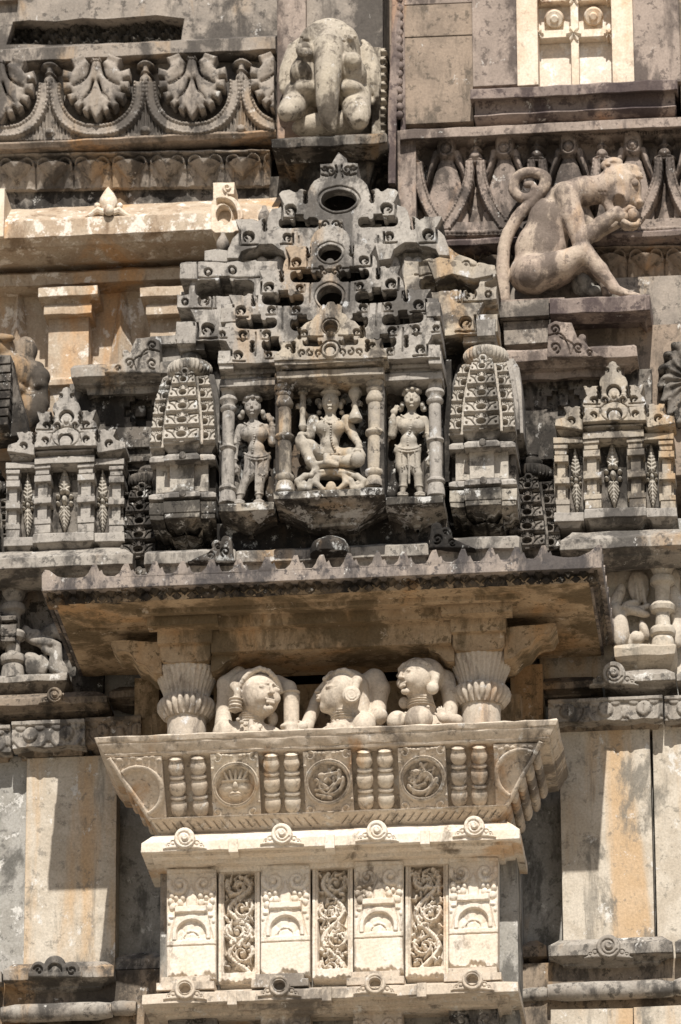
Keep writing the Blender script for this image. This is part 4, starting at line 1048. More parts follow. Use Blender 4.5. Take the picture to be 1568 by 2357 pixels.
# small pediment just above the niche
pd_L = [(762, 696), (755, 698), (750, 706), (746, 703), (737, 708), (736, 724), (728, 728), (722, 736), (716, 742), (706, 746), (696, 757), (684, 757), (688, 770), (683, 784), (676, 790), (644, 791), (650, 806), (648, 812), (633, 822), (632, 836)]
def pd_h(x, y):
    H = 5 + (y - 700) / 135 * 12
    H = H - 55 * sm(circ(x, y, 762, 757, 16, 15), 1.2) - 5 * sm(np.abs(circ(x, y, 762, 756, 21, 20)) - 1, 1) + 14 * sm(circ(x, y, 762, 774, 9, 5), 1.5)
    H = slot(H, x, y, 699, 742, 787, 801, 40)
    H = curl(H, x, y, 667, 806, 9, 1, 18); H = curl(H, x, y, 702, 771, 9, 1, 18); H = petal_notch(H, x, y, 690, 762); H = petal_notch(H, x, y, 677, 796)
    H = H - 12 * sm(np.abs(circ(x, y, 762, 812, 21, 22)) - 1.6, 1) * (y < 816) + 6 * sm(circ(x, y, 762, 812, 19, 19), 2); H = H - 16 * sm(np.maximum(circ(x, y, 762, 813, 13), -circ(x, y, 762, 817, 11)), 1)
    for cx, t in ((736, 1), (716, -1), (697, 1)): H = H - 8 * sm(pl(x, y, spir(cx, 818, 9, 3, 2 * t, t * .9, 10), 1.7), 1)
    H = H - 8 * sm(np.abs(y - 779) - 1.2, 1) * (x > 684) * (x < 745)
    return H
PD = mpts(pd_L, 762, .025)
g = G(); g.relief(625, 900, 690, 842, -318, mirror(pd_h, 762, .025), 1.3, 80, lambda x, y: poly(x, y, PD)); g.build('niche_pediment', 'shrine_warm', shr, jit=.5)
# mouldings and lintels
g = G(); g.mould(632, 883, [(822, -322), (826, -330), (835, -330), (838, -318), (843, -316), (847, -302)], -330, -180, 1, 1, ym=829)
g.mould(637, 883, [(849, -300), (851, -312), (866, -312), (869, -304), (880, -290)], -312, -180, 1, 1, ym=858); g.build('niche_lintel', 'shrine_warm', shr)
for x0, x1, yy in ((507, 634, 866), (886, 1017, 852)):
    g = G(); g.mould(x0, x1, [(yy - 20, -258), (yy - 14, -266), (yy - 6, -266), (yy - 2, -256), (yy + 4, -254), (yy + 6, -266), (yy + 22, -266), (yy + 25, -256), (yy + 34, -246)], -266, -180, 1, 1, ym=yy); g.build('side_lintel', 'shrine', shr)
# niche back walls
g = G(); g.box(630, 890, 862, 1150, -205, -140); g.box(505, 640, 880, 1170, -190, -140); g.box(880, 1020, 866, 1160, -190, -140); g.build('niche_back', 'lichen_shade', shr)  # lintel shade put into the back wall colour, along with dirt
for q in ((634, 644, 862, 1140, -282, -190), (872, 884, 852, 1128, -282, -190)):
    g = G(); g.box(*q); g.build('niche_cheek', 'shrine_dark', shr)
# pillars
pc = [(858, 18), (862, 21), (868, 22), (873, 19), (887, 17.5), (890, 22), (897, 23), (901, 18), (904, 16), (907, 21), (912, 20), (915, 17), (924, 19), (930, 21.5), (937, 20), (941, 16), (1000, 15.5), (1003, 21), (1008, 23), (1013, 21), (1017, 16), (1060, 16.4), (1092, 15.5), (1095, 21), (1100, 23), (1106, 21), (1110, 17), (1118, 20), (1124, 21), (1133, 22)]
for x, dy, xb in ((654, 0, 656), (864, -11, 862)):
    g = G(); g.lathe(x, -272, [(y + dy, r) for y, r in pc], 28, x2=xb); g.build('niche_pillar', 'shrine_warm', shr, jit=.4)
po = [(886, 17), (890, 20), (894, 20), (898, 17), (912, 16), (916, 21), (922, 22), (928, 17), (934, 16), (938, 20), (943, 19), (947, 14.5), (1024, 14), (1027, 19), (1031, 20), (1036, 15), (1075, 15), (1116, 14.5), (1120, 20), (1125, 21), (1130, 17), (1136, 18), (1146, 20), (1158, 21)]
for x, dy, xb in ((527, 2, 524), (1001, -15, 1004)):
    g = G(); g.lathe(x, -238, [(y + dy, r) for y, r in po], 26, x2=xb); g.build('side_pillar', 'shrine', shr, jit=.5)
# base slabs with curved undersides
g = G(); g.mould(630, 884, [(1128, -306), (1129, -312), (1144, -312), (1147, -303), (1205, -226), (1212, -224), (1222, -204)], -312, -140, .8, .8, ym=1136); g.build('niche_base', 'base_stained', shr, jit=.8)
for x0, x1, yy in ((504, 630, 1158), (886, 1021, 1142)):
    g = G(); g.mould(x0, x1, [(yy, -264), (yy + 1, -270), (yy + 17, -270), (yy + 20, -262), (yy + 66, -198), (yy + 73, -196), (yy + 80, -182)], -270, -140, .8, .8, ym=yy); g.build('side_base', 'base_stained', shr, jit=.8)
g = G(); g.box(500, 1030, 1195, 1262, -170, -40); g.build('base_shadow_course', 'lichen_shade', shr)  # near-black block painting the shade of the void under the niche bases
# ledge blocks under the shrine, partly behind the canopy crest
def scroll_ledge(label, x0, x1, yt, Y, sx, f):
    t = thing('scroll_ledge', label, 'ledge', ((x0 + x1) / 2, yt + 20, Y), 'ledge stones between the canopy and the central shrine')
    g = G(); g.mould(x0, x1, [(yt, Y + 18), (yt + 4, Y), (yt + 28, Y), (yt + 34, Y + 14), (yt + 60, Y + 20)], Y, -30, .4, .4, ym=yt); g.build('ledge_body', 'ledge', t, jit=.9)
    if sx:
        def ol(x, y): return np.minimum(np.minimum(poly(x, y, [(sx - f * 80, yt + 30), (sx - f * 30, yt + 8), (sx - f * 12, yt - 14), (sx + f * 22, yt - 26), (sx + f * 28, yt + 30)]), circ(x, y, sx - f * 12, yt - 8, 12)), circ(x, y, sx + f * 10, yt - 18, 12))
        def h(x, y): return 8 + 4 * dome(ol(x, y), 5) - 6 * sm(pl(x, y, spir(sx + f * 8, yt + 8, 12, 3, 2, f * 1.2, 16), 1.8), 1) - 5 * sm(pl(x, y, spir(sx - f * 26, yt + 16, 9, 3, 1, -f * 1.1, 14), 1.6), 1) - 5 * sm(pl(x, y, spir(sx - f * 10, yt - 6, 7, 2, 1, f * 1.1, 12), 1.4), 1)
        g = G(); g.relief(sx - 90, sx + 90, yt - 34, yt + 32, Y - 2, h, 1.4, 20, ol); g.build('scroll_ornament', 'lichen_shade', t, jit=.3)
scroll_ledge('grey ledge stone with dark curled scroll under the left tower', 332, 542, 1266, -236, 512, 1)
scroll_ledge('grey ledge stone with dark curled scroll under the right tower', 988, 1196, 1236, -236, 1016, -1)
scroll_ledge('stained plain ledge stone in the middle behind the canopy crest', 544, 986, 1258, -216, None, 1)
g = G(); g.lathe(760, -226, [(1236, 4), (1240, 22), (1252, 40), (1264, 46), (1280, 46)], 20); tag(g.build('lotus_boss', 'lichen_shade', None, jit=1.5), 'dark lichen covered boss under the middle of the deity niche', 'boss')

# ================================================================== TOWERS
tw = thing('miniature_tower', 'grey miniature temple tower left of the deity niche, with ribbed ring and ball finial', 'tower', (424, 1240, -170), 'miniature temple towers')
cE = ([(404, 866), (396, 894), (389, 925), (384, 957), (380, 989), (378, 1022)], [(449, 866), (452.5, 894), (456, 925), (459.5, 957), (461, 989), (461.5, 1022)])
oE = ([(379, 866), (366, 894), (358, 925), (352, 957), (349, 989), (346, 1022)], [(479, 866), (486, 894), (490, 925), (493.5, 957), (495, 989), (496, 1022)])
def edge(E, y): return np.interp(y, [p[1] for p in E], [p[0] for p in E])
def tier_h(u, v, gd=1.0):                         # u 0..1 across, v 0..1 down one tier
    W, Hh = 76.0, 30.0; x = (u - .5) * W; y = v * Hh
    H = np.full(u.shape, 6.0)
    H = H - 6 * sm(np.abs(y - 28.6) - 1.6, 1.0)
    e = circ(x, y, 0, 16.5, 9.5, 6.0); H = H - 20 * sm(e, 1.0)
    H = H - 5 * sm(np.abs(np.hypot(x, (y - 15) * 1.15) - 17) - .9, .9) * (y > 6) * (y < 25)
    for s in (-1, 1):
        H = H - 5 * sm(np.abs(np.hypot(x - s * 9, y - 4) - 4.6) - .8, .8) - 6 * sm(np.hypot(x - s * 9, y - 4) - 1.8, .8)
        H = H - 6 * sm(pl(x, y, [(s * 16, 20), (s * 22, 13), (s * 32, 9)], .9), .9) - 6 * sm(np.hypot(x - s * 31, y - 20) - 2.4, .9)
        H = H - 9 * sm(np.maximum(np.abs(y - 3) - 2.6, 14 - np.abs(x)), .9)
    return H
TY = [866, 894, 925, 957, 989, 1022]
def spire_h(x, y):
    yy = y + SL * (x - 420)
    l, r = edge(cE[0], yy), edge(cE[1], yy); ol, orr = edge(oE[0], yy), edge(oE[1], yy)
    v = np.interp(yy, TY, np.arange(6.0)); k = np.floor(v); v = v - k
    u = (x - l) / (r - l); inside = (u > 0) & (u < 1)
    Hc = tier_h(np.clip(u, 0, 1), v) + 14 + 6 * v
    top = np.where(yy < 866, 1, 0); uu = (x - 427)
    Hc = np.where(yy < 866, 16 - 16 * sm(circ(x, yy, 427, 861, 4.5), 1) - 5 * sm(np.abs(circ(x, yy, 427, 860, 10)) - 1, 1) - 4 * sm(np.abs(circ(x, yy, 412, 864, 4)) - 1, 1) - 4 * sm(np.abs(circ(x, yy, 442, 864, 4)) - 1, 1), Hc)
    us = np.where(x < l, (x - ol) / np.maximum(l - 7 - ol, 1), (orr - x) / np.maximum(orr - r - 7, 1))
    Hs = tier_h(np.clip(.08 + us * .5, 0, 1), v) + 2 * v
    vv = (v * 30); Hs = np.where(vv < 7, -4 + 6 * dome(np.abs(vv - 3.5) - 3.2, 3) * (.45 + .55 * np.abs(np.sin(x * .62))), Hs)
    Hs = np.where((us > 1.0), -4, Hs)
    return np.where(inside, Hc, Hs)
SPO = [(427, 846), (420, 852), (418, 858), (406, 862), (404, 868), (379, 868)] + oE[0][1:] + [(346, 1028), (496, 1021)] + oE[1][::-1][:-1] + [(479, 865), (449, 866), (447, 860), (436, 857), (433, 851)]
SPO = [(x, y - SL * (x - 420)) for x, y in SPO]
g = G(); g.relief(340, 502, 838, 1034, lambda x, y: -196 + np.clip(y - 866, -30, 160) * -.10, spire_h, 1.15, 60, lambda x, y: poly(x, y, SPO)); g.build('spire', 'tower', tw, jit=.3)
# side faces of the spire
g = G()
P = [(x - 2, y) for x, y in oE[0]] + [(498, 1022)] + oE[1][::-1]; P = [(355, 1022)] + [(min(x + 8, 420), y) for x, y in oE[0][::-1]] + [(400, 858), (450, 856)] + [(x + 14, y) for x, y in oE[1]]
P = [(x, y - SL * (x - 420)) for x, y in P]; g.prism(P, -140, 40)
P = [(348, 1030), (349, 990), (356, 925), (366, 890), (376, 868), (395, 858), (500, 858), (513, 880), (518, 930), (520, 1030)]; P = [(x, y - SL * (x - 420)) for x, y in P]; g.prism(P, -110, 40); g.build('spire_flank', 'shrine', tw, jit=.6)
g = G(); g.lathe(437, -130, [(838, 38), (842, 48), (848, 53), (856, 54), (864, 51), (870, 42)], 240, 30, .12, (1, 4)); g.build('ribbed_ring', 'tower', tw, jit=.2, sharp=60)
g = G(); g.lathe(440, -130, [(800, 12), (802, 15), (806, 15), (809, 17), (813, 14), (817, 20), (824, 25), (832, 24), (838, 20), (844, 18)], 26); g.build('ball_finial', 'shrine', tw, jit=.4)
def strip3(g, yt, prof, cw, sw, Yc, dY=22):
    """centre and two stepped-back wings of a tower storey; prof: (dy, dY)"""
    c = 420
    g.mould(c - cw, c + cw - 2, [(yt + dy, Yc + d) for dy, d in prof], Yc, -40, .8, .8, ym=yt)
    for s in (-1, 1):
        x0, x1 = (c - sw, c - cw + 1) if s < 0 else (c + cw - 3, c + sw)
        yy = yt - SL * ((x0 + x1) / 2 - c) + 3
        g.mould(x0, x1, [(yy + dy, Yc + dY + d) for dy, d in prof], Yc + dY, -40, .8 if s < 0 else 0, .8 if s > 0 else 0, ym=yy)
g = G(); strip3(g, 1022, [(0, 0), (4, 0), (16, 10), (19, 10), (23, 16)], 42, 75, -216, 18); g.build('spire_foot', 'shrine', tw, jit=.4)
g = G(); strip3(g, 1044, [(0, 10), (5, 0), (14, 0), (17, 12), (22, 20)], 42, 76, -226, 20); g.build('upper_cornice', 'shrine', tw, jit=.5)
g = G(); strip3(g, 1064, [(0, 0), (66, 0)], 29, 60, -196, 14); g.build('shaft_storey', 'tower', tw, jit=.5)
g = G(); strip3(g, 1131, [(0, 10), (4, 0), (13, 0), (17, 12), (21, 18)], 43, 77, -222, 20); g.build('lower_cornice', 'shrine', tw, jit=.5)
g = G(); strip3(g, 1153, [(0, 0), (26, 0), (27, 2), (38, 2), (41, 14), (56, 26), (62, 44), (80, 60), (84, 90)], 43, 77, -220, 18); g.build('tower_base', 'base_stained', tw, jit=.7)
for yy, Y in ((1047, -228), (1134, -224)):
    g = G(); g.tube([at(420, yy, Y + 6), at(420, yy, Y - 3)], 8, 16); g.build('boss', 'shrine', tw, jit=.2)
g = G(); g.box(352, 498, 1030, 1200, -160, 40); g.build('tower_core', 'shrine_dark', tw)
dXT = X_(1110, 1004, -216) - X_(420, 1022, -216)
rt = dup(tw, (dXT, 0, 0), 'pale grey miniature temple tower right of the deity niche, with ribbed ring and ball finial')
dzs = Z_(337, 1120, 40) - Z_(437, 850, -130)
d1 = dup(tw, (X_(336, 1120, 0) - X_(437, 850, -130), 150, dzs), 'dark half hidden tower wedged between the left small shrine and the left tower', mat='shrine_dark')
d2 = dup(tw, (X_(1222, 1092, 0) - X_(437, 850, -130), 150, Z_(1222, 1092, 20) - Z_(437, 850, -130)), 'dark half hidden tower wedged between the right tower and the right small shrine', mat='shrine_dark')
d3 = dup(tw, (X_(-20, 1120, 0) - X_(437, 850, -130), 160, dzs), 'dark tower sliver at the far left edge beside the left small shrine', mat='shrine_dark')

# ================================================================== SMALL SHRINES
ms = thing('small_shrine', 'small grey shrine with leaf pendants at the left, its pediment topped by two round dormers', 'shrine', (150, 1240, -70), 'small pillared shrines')
YS = -84
g = G(); g.box(14, 286, 1062, 1240, YS + 40, 45); g.build('shrine_back', 'shrine_dark', ms)
g = G(); g.mould(80, 217, [(1050, YS - 4), (1051, YS - 8), (1066, YS - 8), (1068, YS), (1074, YS + 6)], YS - 8, 40, .6, .6); g.mould(14, 80, [(1064, YS + 8), (1065, YS + 4), (1078, YS + 4), (1081, YS + 14)], YS + 4, 40, .6, .6); g.mould(218, 286, [(1055, YS + 8), (1056, YS + 4), (1069, YS + 4), (1072, YS + 14)], YS + 4, 40, .6, .6); g.build('lintel', 'shrine', ms, jit=.5)
def pil(xc, w, yt, Y):
    for a, b, ww, d in ((0, 8, 1.0, 4), (8, 22, .86, 0), (24, 38, 1.04, 5), (75, 88, 1.06, 5), (125, 136, 1.04, 5), (137, 157, 1.0, 3)):
        g.box(xc - w * ww / 2, xc + w * ww / 2, yt + a, yt + b, Y - d, Y + 60)
    g.box(xc - w * .30, xc + w * .30, yt + 38, yt + 126, Y + 6, Y + 60)
    g.box(xc - w * .5, xc + w * .5, yt + 20, yt + 137, Y + 18, Y + 60)
for xc, w, yt, Y in ((30, 31, 1082, YS + 10), (98, 37, 1070, YS), (198, 38, 1067, YS), (268, 34, 1072, YS + 10)):
    g = G(); pil(xc, w, yt, Y); g.build('pillar', 'shrine', ms, jit=.5)
def leaf_pendant(xc, y0, y1, w, Y, jewel):
    g = G(); ym = (y0 + y1) / 2; hl = (y1 - y0) / 2 - (22 if jewel > 1 else 12)
    def h(x, y):
        H = np.full(x.shape, -8.0)
        for s in (-1, 1):
            c = ym + s * ((y1 - y0) / 4 + (10 if jewel > 1 else 5)); L = (y1 - y0) / 4 - (7 if jewel > 1 else 2)
            t = np.clip((y - c) / L * s, -1, 1); hw = w / 2 * np.where(t > -.35, (1 - (t + .35) / 1.35) ** .8, np.sqrt(np.maximum(0, 1 - ((t + .35) / .65) ** 2)))
            q = np.abs(x - xc) / np.maximum(hw, .2); m = (np.abs(y - c) < L) & (q < 1)
            H = np.where(m, np.maximum(H, 2 + 11 * (1 - q) + 2 * np.sin((y - s * np.abs(x - xc)) * .7) * (q > .15)), H)
        r = w * .26
        H = np.maximum(H, 22 * dome(circ(x, y, xc, ym, r, r * 1.6), r * .8) - 8) - 3 * sm(np.abs(circ(x, y, xc, ym, r * .7, r * 1.2)) - .8, .8)
        for k in range(8):
            a = k * math.pi / 4 + .39; H = np.maximum(H, 19 * dome(circ(x, y, xc + math.cos(a) * w * .62 * (1 if jewel > 1 else .8), ym + math.sin(a) * w * .78, w * .2), w * .2) - 8)
        return H
    g.relief(xc - w * .9, xc + w * .9, y0 - 2, y1 + 2, Y, h, 1.2, 16, lambda x, y: np.clip((-5.5 - h(x, y)) * .5, -2, 1.2)); g.build('leaf_pendant', 'leafstone', ms, jit=.2)
leaf_pendant(149, 1080, 1222, 27, YS + 34, 2); leaf_pendant(65, 1090, 1240, 21, YS + 36, 1); leaf_pendant(237, 1082, 1230, 21, YS + 36, 1)
g = G(); g.mould(76, 216, [(1226, YS - 8), (1227, YS - 12), (1246, YS - 12), (1250, YS - 2), (1262, YS + 8), (1272, YS + 26)], YS - 12, 40, .6, .6, ym=1236); g.mould(8, 76, [(1236, YS + 4), (1237, YS), (1256, YS), (1259, YS + 8), (1272, YS + 20)], YS, 40, .6, .6, ym=1246); g.mould(218, 286, [(1226, YS + 4), (1227, YS), (1246, YS), (1249, YS + 8), (1262, YS + 20)], YS, 40, .6, .6, ym=1236); g.build('base_slab', 'shrine', ms, jit=.8)
pm_L = [(154, 893), (147, 896), (144, 903), (137, 907), (136, 918), (135, 924), (126, 931), (122, 942), (123, 962), (120, 972), (119, 950), (86, 950), (92, 968), (94, 972), (86, 980), (82, 992), (83, 1002), (81, 1016), (79, 998), (70, 996), (40, 998), (46, 1014), (40, 1022), (20, 1028), (18, 1042), (82, 1050), (82, 1038), (154, 1034)]
def pm_h(x, y):
    H = 5 + 14 * sm(np.maximum(82 - x, 1004 - y), 2) + (y - 900) * .03
    H = H - 26 * sm(np.maximum(circ(x, y, 155, 964, 18, 18), -circ(x, y, 155, 969, 15, 16)), 1) - 24 * sm(np.maximum(circ(x, y, 153, 1021, 16, 16), -circ(x, y, 153, 1026, 13.5, 15)), 1)
    H = H - 6 * sm(pl(x, y, [(118, 1026), (123, 1010), (122, 1000)], 1.2), 1) - 4 * sm(np.abs(circ(x, y, 154, 1012, 32, 26)) - 1.1, 1) * (x > 118) + 6 * dome(circ(x, y, 136, 978, 13, 11), 6) + 6 * sm(circ(x, y, 155, 970, 8), 2)
    for cx, cy, r in ((109, 983, 10), (107, 1022, 9), (56, 1030, 10), (134, 984, 7), (140, 913, 6)): H = curl(H, x, y, cx, cy, r, 1, 20)
    H = petal_notch(H, x, y, 121, 956); H = petal_notch(H, x, y, 81, 1002)
    H = H - 10 * sm(np.abs(y - 992) - .9, 1) * (x < 122) * (x > 84) - 8 * sm(seg(x, y, (84, 1006), (118, 1000), 1), 1)
    return H
PM = mpts(pm_L, 154, .028)
g = G(); g.relief(10, 300, 886, 1056, YS - 4, mirror(pm_h, 154, .028), 1.2, 70, lambda x, y: poly(x, y, PM)); g.build('pediment', 'shrine', ms, jit=.4)
g = G(); g.mould(82, 216, [(1036, YS - 12), (1040, YS - 12), (1043, YS - 4), (1048, YS), (1052, YS + 8)], YS - 12, 40, .6, .6, ym=1038); g.mould(20, 82, [(1046, YS + 2), (1050, YS + 4), (1056, YS + 10), (1062, YS + 16)], YS, 40, .6, .6, ym=1048); g.mould(218, 284, [(1038, YS + 2), (1042, YS + 4), (1048, YS + 10), (1054, YS + 16)], YS, 40, .6, .6, ym=1040); g.build('pediment_foot', 'shrine', ms, jit=.4)
dXS = X_(1418, 1204, YS) - X_(148, 1245, YS)
ms2 = dup(ms, (dXS, 0, 4), 'small cream tinted shrine with leaf pendants at the right edge, dormer topped by bud', mat=None)
for ch in ms2.children:
    if ch.name.split('.')[0] in ('pediment', 'lintel', 'pillar', 'pediment_foot'): ch.data = ch.data.copy(); ch.data.materials.clear(); ch.data.materials.append(MATS['shrine_warm'])
g = G(); g.lathe(1418, YS + 8, [(948, 1), (954, 6), (962, 11), (972, 13), (982, 11)], 14); g.build('bud', 'shrine_warm', ms2)
# walls behind the small shrines, with stepped cross sinkings
def cross_wall(label, x0, x1, y0, y1, Y, cx, cy, mat, Yb=61):
    g = G(); s = 12.5
    P = [(cx + a * s, cy + b * s * .95 - SL * a * s) for a, b in ((-1, -3), (1, -3), (1, -2), (2, -2), (2, -1), (3, -1), (3, 1), (2, 1), (2, 2), (1, 2), (1, 3), (-1, 3), (-1, 2), (-2, 2), (-2, 1), (-3, 1), (-3, -1), (-2, -1), (-2, -2), (-1, -2))]
    g.prism([(x0, y0), (x1, y0 - SL * (x1 - x0)), (x1, y1 - SL * (x1 - x0)), (x0, y1)], Y, Yb, [P]); g.build
    t = thing('cross_wall', label, 'wall', ((x0 + x1) / 2, y1, Y), 'wall panels with sunk stepped crosses')
    g.build('wall_panel', mat, t); g = G(); g.box(cx - 50, cx + 50, cy - 50, cy + 50, Y + 22, Yb - 2); g.build('sunk_field', 'shrine_dark', t)
    g = G(); g.box(cx - 12, cx + 12, cy - 12, cy + 12, Y + 6, Y + 30); g.build('centre_boss', mat, t)
cross_wall('stained wall panel with sunk stepped cross between left shrine and left tower', 160, 420, 884, 1090, 14, 324, 946, 'shrine_dark')
cross_wall('stained wall panel with sunk stepped cross between right tower and right shrine', 1180, 1500, 862, 1060, 14, 1296, 922, 'shrine_dark')
def foliage_lintel(label, x0, x1, yl, Y, ox0, ox1, oy, f, mat):
    t = thing('foliage_lintel', label, 'lintel', ((x0 + x1) / 2, yl + 30, Y), 'lintels with curling foliage beside the towers')
    g = G(); g.mould(x0, x1, [(yl, Y + 10), (yl + 4, Y), (yl + 26, Y), (yl + 30, Y + 10), (yl + 42, Y + 26), (yl + 46, Y + 27), (yl + 54, Y + 46), (yl + 70, Y + 48), (yl + 72, Y + 70)], Y, 62, .7, .7, ym=yl); g.build('lintel_body', mat, t, jit=1.0)
    W = ox1 - ox0; a = ox0 if f > 0 else ox1
    q = lambda u: a + f * u
    OL = [(q(0), yl + 24), (q(20), yl + 14), (q(34), yl + 2), (q(44), yl - 12), (q(60), yl - 18), (q(68), yl - 40), (q(74), yl - 54), (q(100), yl - 56), (q(112), yl - 58), (q(128), yl - 50), (q(130), yl + 26)]
    def ol(x, y): return np.minimum(poly(x, y, OL), circ(x, y, q(50), yl - 20, 9))
    def h(x, y):
        H = 6 + 3 * dome(ol(x, y), 5)
        for c, r, s in (((q(112), yl + 4), 13, f), ((q(112), yl - 38), 12, f), ((q(58), yl + 2), 12, -f), ((q(32), yl + 14), 7, -f)): H = H - 7 * sm(pl(x, y, spir(c[0], c[1], r, 3, 1.2, s * 1.15, 18), 1.7), 1)
        H = H - 6 * sm(pl(x, y, cm([(q(130), yl - 24), (q(100), yl - 28), (q(84), yl - 8), (q(78), yl + 18)], 5), 1.5), 1) - 5 * sm(pl(x, y, cm([(q(100), yl - 20), (q(70), yl - 4), (q(74), yl + 20)], 5), 1.3), 1)
        return H
    g = G(); g.relief(min(q(-4), q(140)), max(q(-4), q(140)), yl - 64, yl + 28, Y - 2, h, 1.4, 46, ol); g.build('foliage', mat, t, jit=.5)
foliage_lintel('dark lintel with curling foliage left of the central shrine', 163, 420, 836, -66, 240, 360, 780, 1, 'ledge')
foliage_lintel('dark brown lintel with curling foliage right of the central shrine', 1160, 1466, 800, -66, 1258, 1390, 780, -1, 'upper_pink')
g = G(); g.box(345, 418, 772, 792, -40, 60); g.box(350, 420, 800, 836, -20, 60); tag(g.build('stepped_stone', 'shrine', None, jit=1), 'stepped grey stones above the left foliage lintel', 'block')
g = G(); g.box(1150, 1262, 692, 728, -20, 60); g.box(1160, 1290, 738, 790, 0, 60); tag(g.build('stepped_stone', 'upper', None, jit=1.4), 'worn grey stones between the right wing and the monkey ledge', 'block')
g = G(); g.box(286, 345, 1050, 1062, 0, 60); g.box(250, 345, 1012, 1030, 2, 60); tag(g.build('string_course', 'shrine_dark', None), 'dark string course between the left small shrine and left tower', 'ledge')
# ================================================================== STATUES
def statue_mesh(name, mat, parent, prims, vox, jit=0.0):
    V, Q = skin(prims, vox); g = G(); g.add(V, Q); return g.build(name, mat, parent, jit=jit, sharp=75)
def beads(P, r, k=.8, step=None):
    P = [np.array(p) for p in P]; out = []
    for i in range(len(P) - 1):
        n = max(1, int(np.linalg.norm(P[i + 1] - P[i]) / (step or r * 2.0)))
        for j in range(n):
            c = P[i] + (P[i + 1] - P[i]) * j / n; out.append(ell(c, r, r, r, k))
    return out
def face_px(c, s, yw=0.0, tilt=0.0, ds=1.0):
    """features on a head whose face centre is c (WU) and half height s; yw: turn, 0 = to the viewer, + = to the right"""
    R = np.array([math.cos(yw), math.sin(yw) * 1.0, 0]); Fd = np.array([math.sin(yw), -math.cos(yw), 0]); Uv = np.array([0, 0, 1.0])
    R = np.array([math.cos(yw), math.sin(yw), 0.0])
    if tilt: Uv, Fd = Uv * math.cos(tilt) - Fd * math.sin(tilt) * -1, Fd * math.cos(tilt) - Uv * math.sin(tilt)
    q = lambda a, b, d: c + s * (a * R + b * Uv + d * ds * Fd)
    p = [cap(q(0, .24, .80), q(0, -.14, .93), s * .06, s * .10, s * .07), ell(q(0, -.17, .88), s * .16, s * .11, s * .075, s * .05)]
    for e in (-1, 1):
        p += [cap(q(e * .10, .30, .80), q(e * .52, .26, .62), s * .055, s * .045, s * .07), ell(q(e * .34, .10, .70), s * .20, s * .10, s * .10, s * .05, yaw=yw - e * .3),
              ell(q(e * .34, .08, .80), s * .15, s * .05, s * .014, 1.0, True, yaw=yw - e * .3), ell(q(e * .36, -.28, .56), s * .26, s * .2, s * .26, s * .2)]
    p += [cap(q(-.20, -.47, .80), q(.20, -.47, .80), s * .055, s * .055, s * .04), cap(q(-.15, -.60, .79), q(.15, -.60, .79), s * .075, s * .075, s * .05), cap(q(-.22, -.53, .93), q(.22, -.53, .93), s * .018, s * .018, 1.0, True), ell(q(0, -.84, .62), s * .22, s * .18, s * .16, s * .1)]
    return p
def hand(p, d, sp, r, curl=0.4, n=4):
    """palm at p, fingers along d, spread along sp"""
    p, d, sp = np.array(p, float), np.array(d, float), np.array(sp, float); d = d / np.linalg.norm(d); sp = sp / np.linalg.norm(sp)
    nrm = np.cross(d, sp); nrm = nrm * (1 if nrm[1] > 0 else -1)
    out = [ell(p, r * 1.2, r * .9, r * 1.2, r * .5)]
    for i in range(n):
        o = (i - (n - 1) / 2) * r * .52; L = r * (2.0, 2.35, 2.2, 1.7)[i]
        a = p + sp * o + d * r * .8; b = a + d * L * .55 + nrm * curl * r * .5; c = b + d * L * .4 * (1 - curl) + nrm * curl * r * 1.3
        out += [cap(a, b, r * .30, r * .27, r * .12), cap(b, c, r * .26, r * .2, r * .1)]
    a = p + sp * r * 1.0; b = a + sp * r * .5 + d * r * .9; out += [cap(p + sp * r * .5, a + d * r * .2, r * .4, r * .33, r * .3), cap(a + d * r * .2, b, r * .32, r * .24, r * .12)]
    return out

# ---------------- seated deity
dt = thing('deity_statue', 'seated four armed deity statue in tall crown under the central pediment', 'statue', (760, 1128, -240))
Yd = -240
p = [ell(J(761, 926, Yd - 8), 20, 20, 26, 3), cap(J(761, 950, Yd), J(761, 966, Yd), 12, 14, 6),
     ell(J(760, 985, Yd), 36, 18, 24, 10), ell(J(744, 984, Yd - 17), 17, 15, 16, 5), ell(J(778, 984, Yd - 17), 17, 15, 16, 5),
     cap(J(760, 995, Yd), J(759, 1030, Yd), 25, 21, 10), ell(J(759, 1022, Yd - 14), 17, 12, 15, 6), ell(J(760, 1046, Yd), 36, 22, 17, 8)]
p += face_px(J(761, 928, Yd - 8), 25)
p += [ell(J(761, 906, Yd - 6), 24, 21, 7, 2), cap(J(761, 900, Yd - 4), J(760, 874, Yd - 2), 19, 8, 4), ell(J(761, 888, Yd - 22), 8, 5, 11, 2), ell(J(761, 868, Yd), 6, 6, 8, 3)]
for s in (-1, 1): p += [ell(J(761 + s * 24, 934, Yd + 2), 6, 8, 10, 3), ell(J(761 + s * 26, 950, Yd + 2), 6, 6, 6, 2), ell(J(761 + s * 28, 925, Yd + 12), 8, 8, 9, 3)]
# lower arms
p += chain([J(722, 966, Yd), J(716, 988, Yd), J(713, 1006, Yd - 6), J(694, 1003, Yd - 24), J(690, 1010, Yd - 32)], [13, 12.5, 11, 9, 8], 4) + hand(J(689, 1016, Yd - 34), (0, -.2, -1), (1, 0, 0), 7)
p += chain([J(799, 966, Yd), J(806, 988, Yd), J(813, 1002, Yd - 4), J(826, 1022, Yd - 24)], [13, 12, 10.5, 8], 4) + hand(J(827, 1030, Yd - 28), (.2, -.2, -1), (-1, 0, 0), 7)
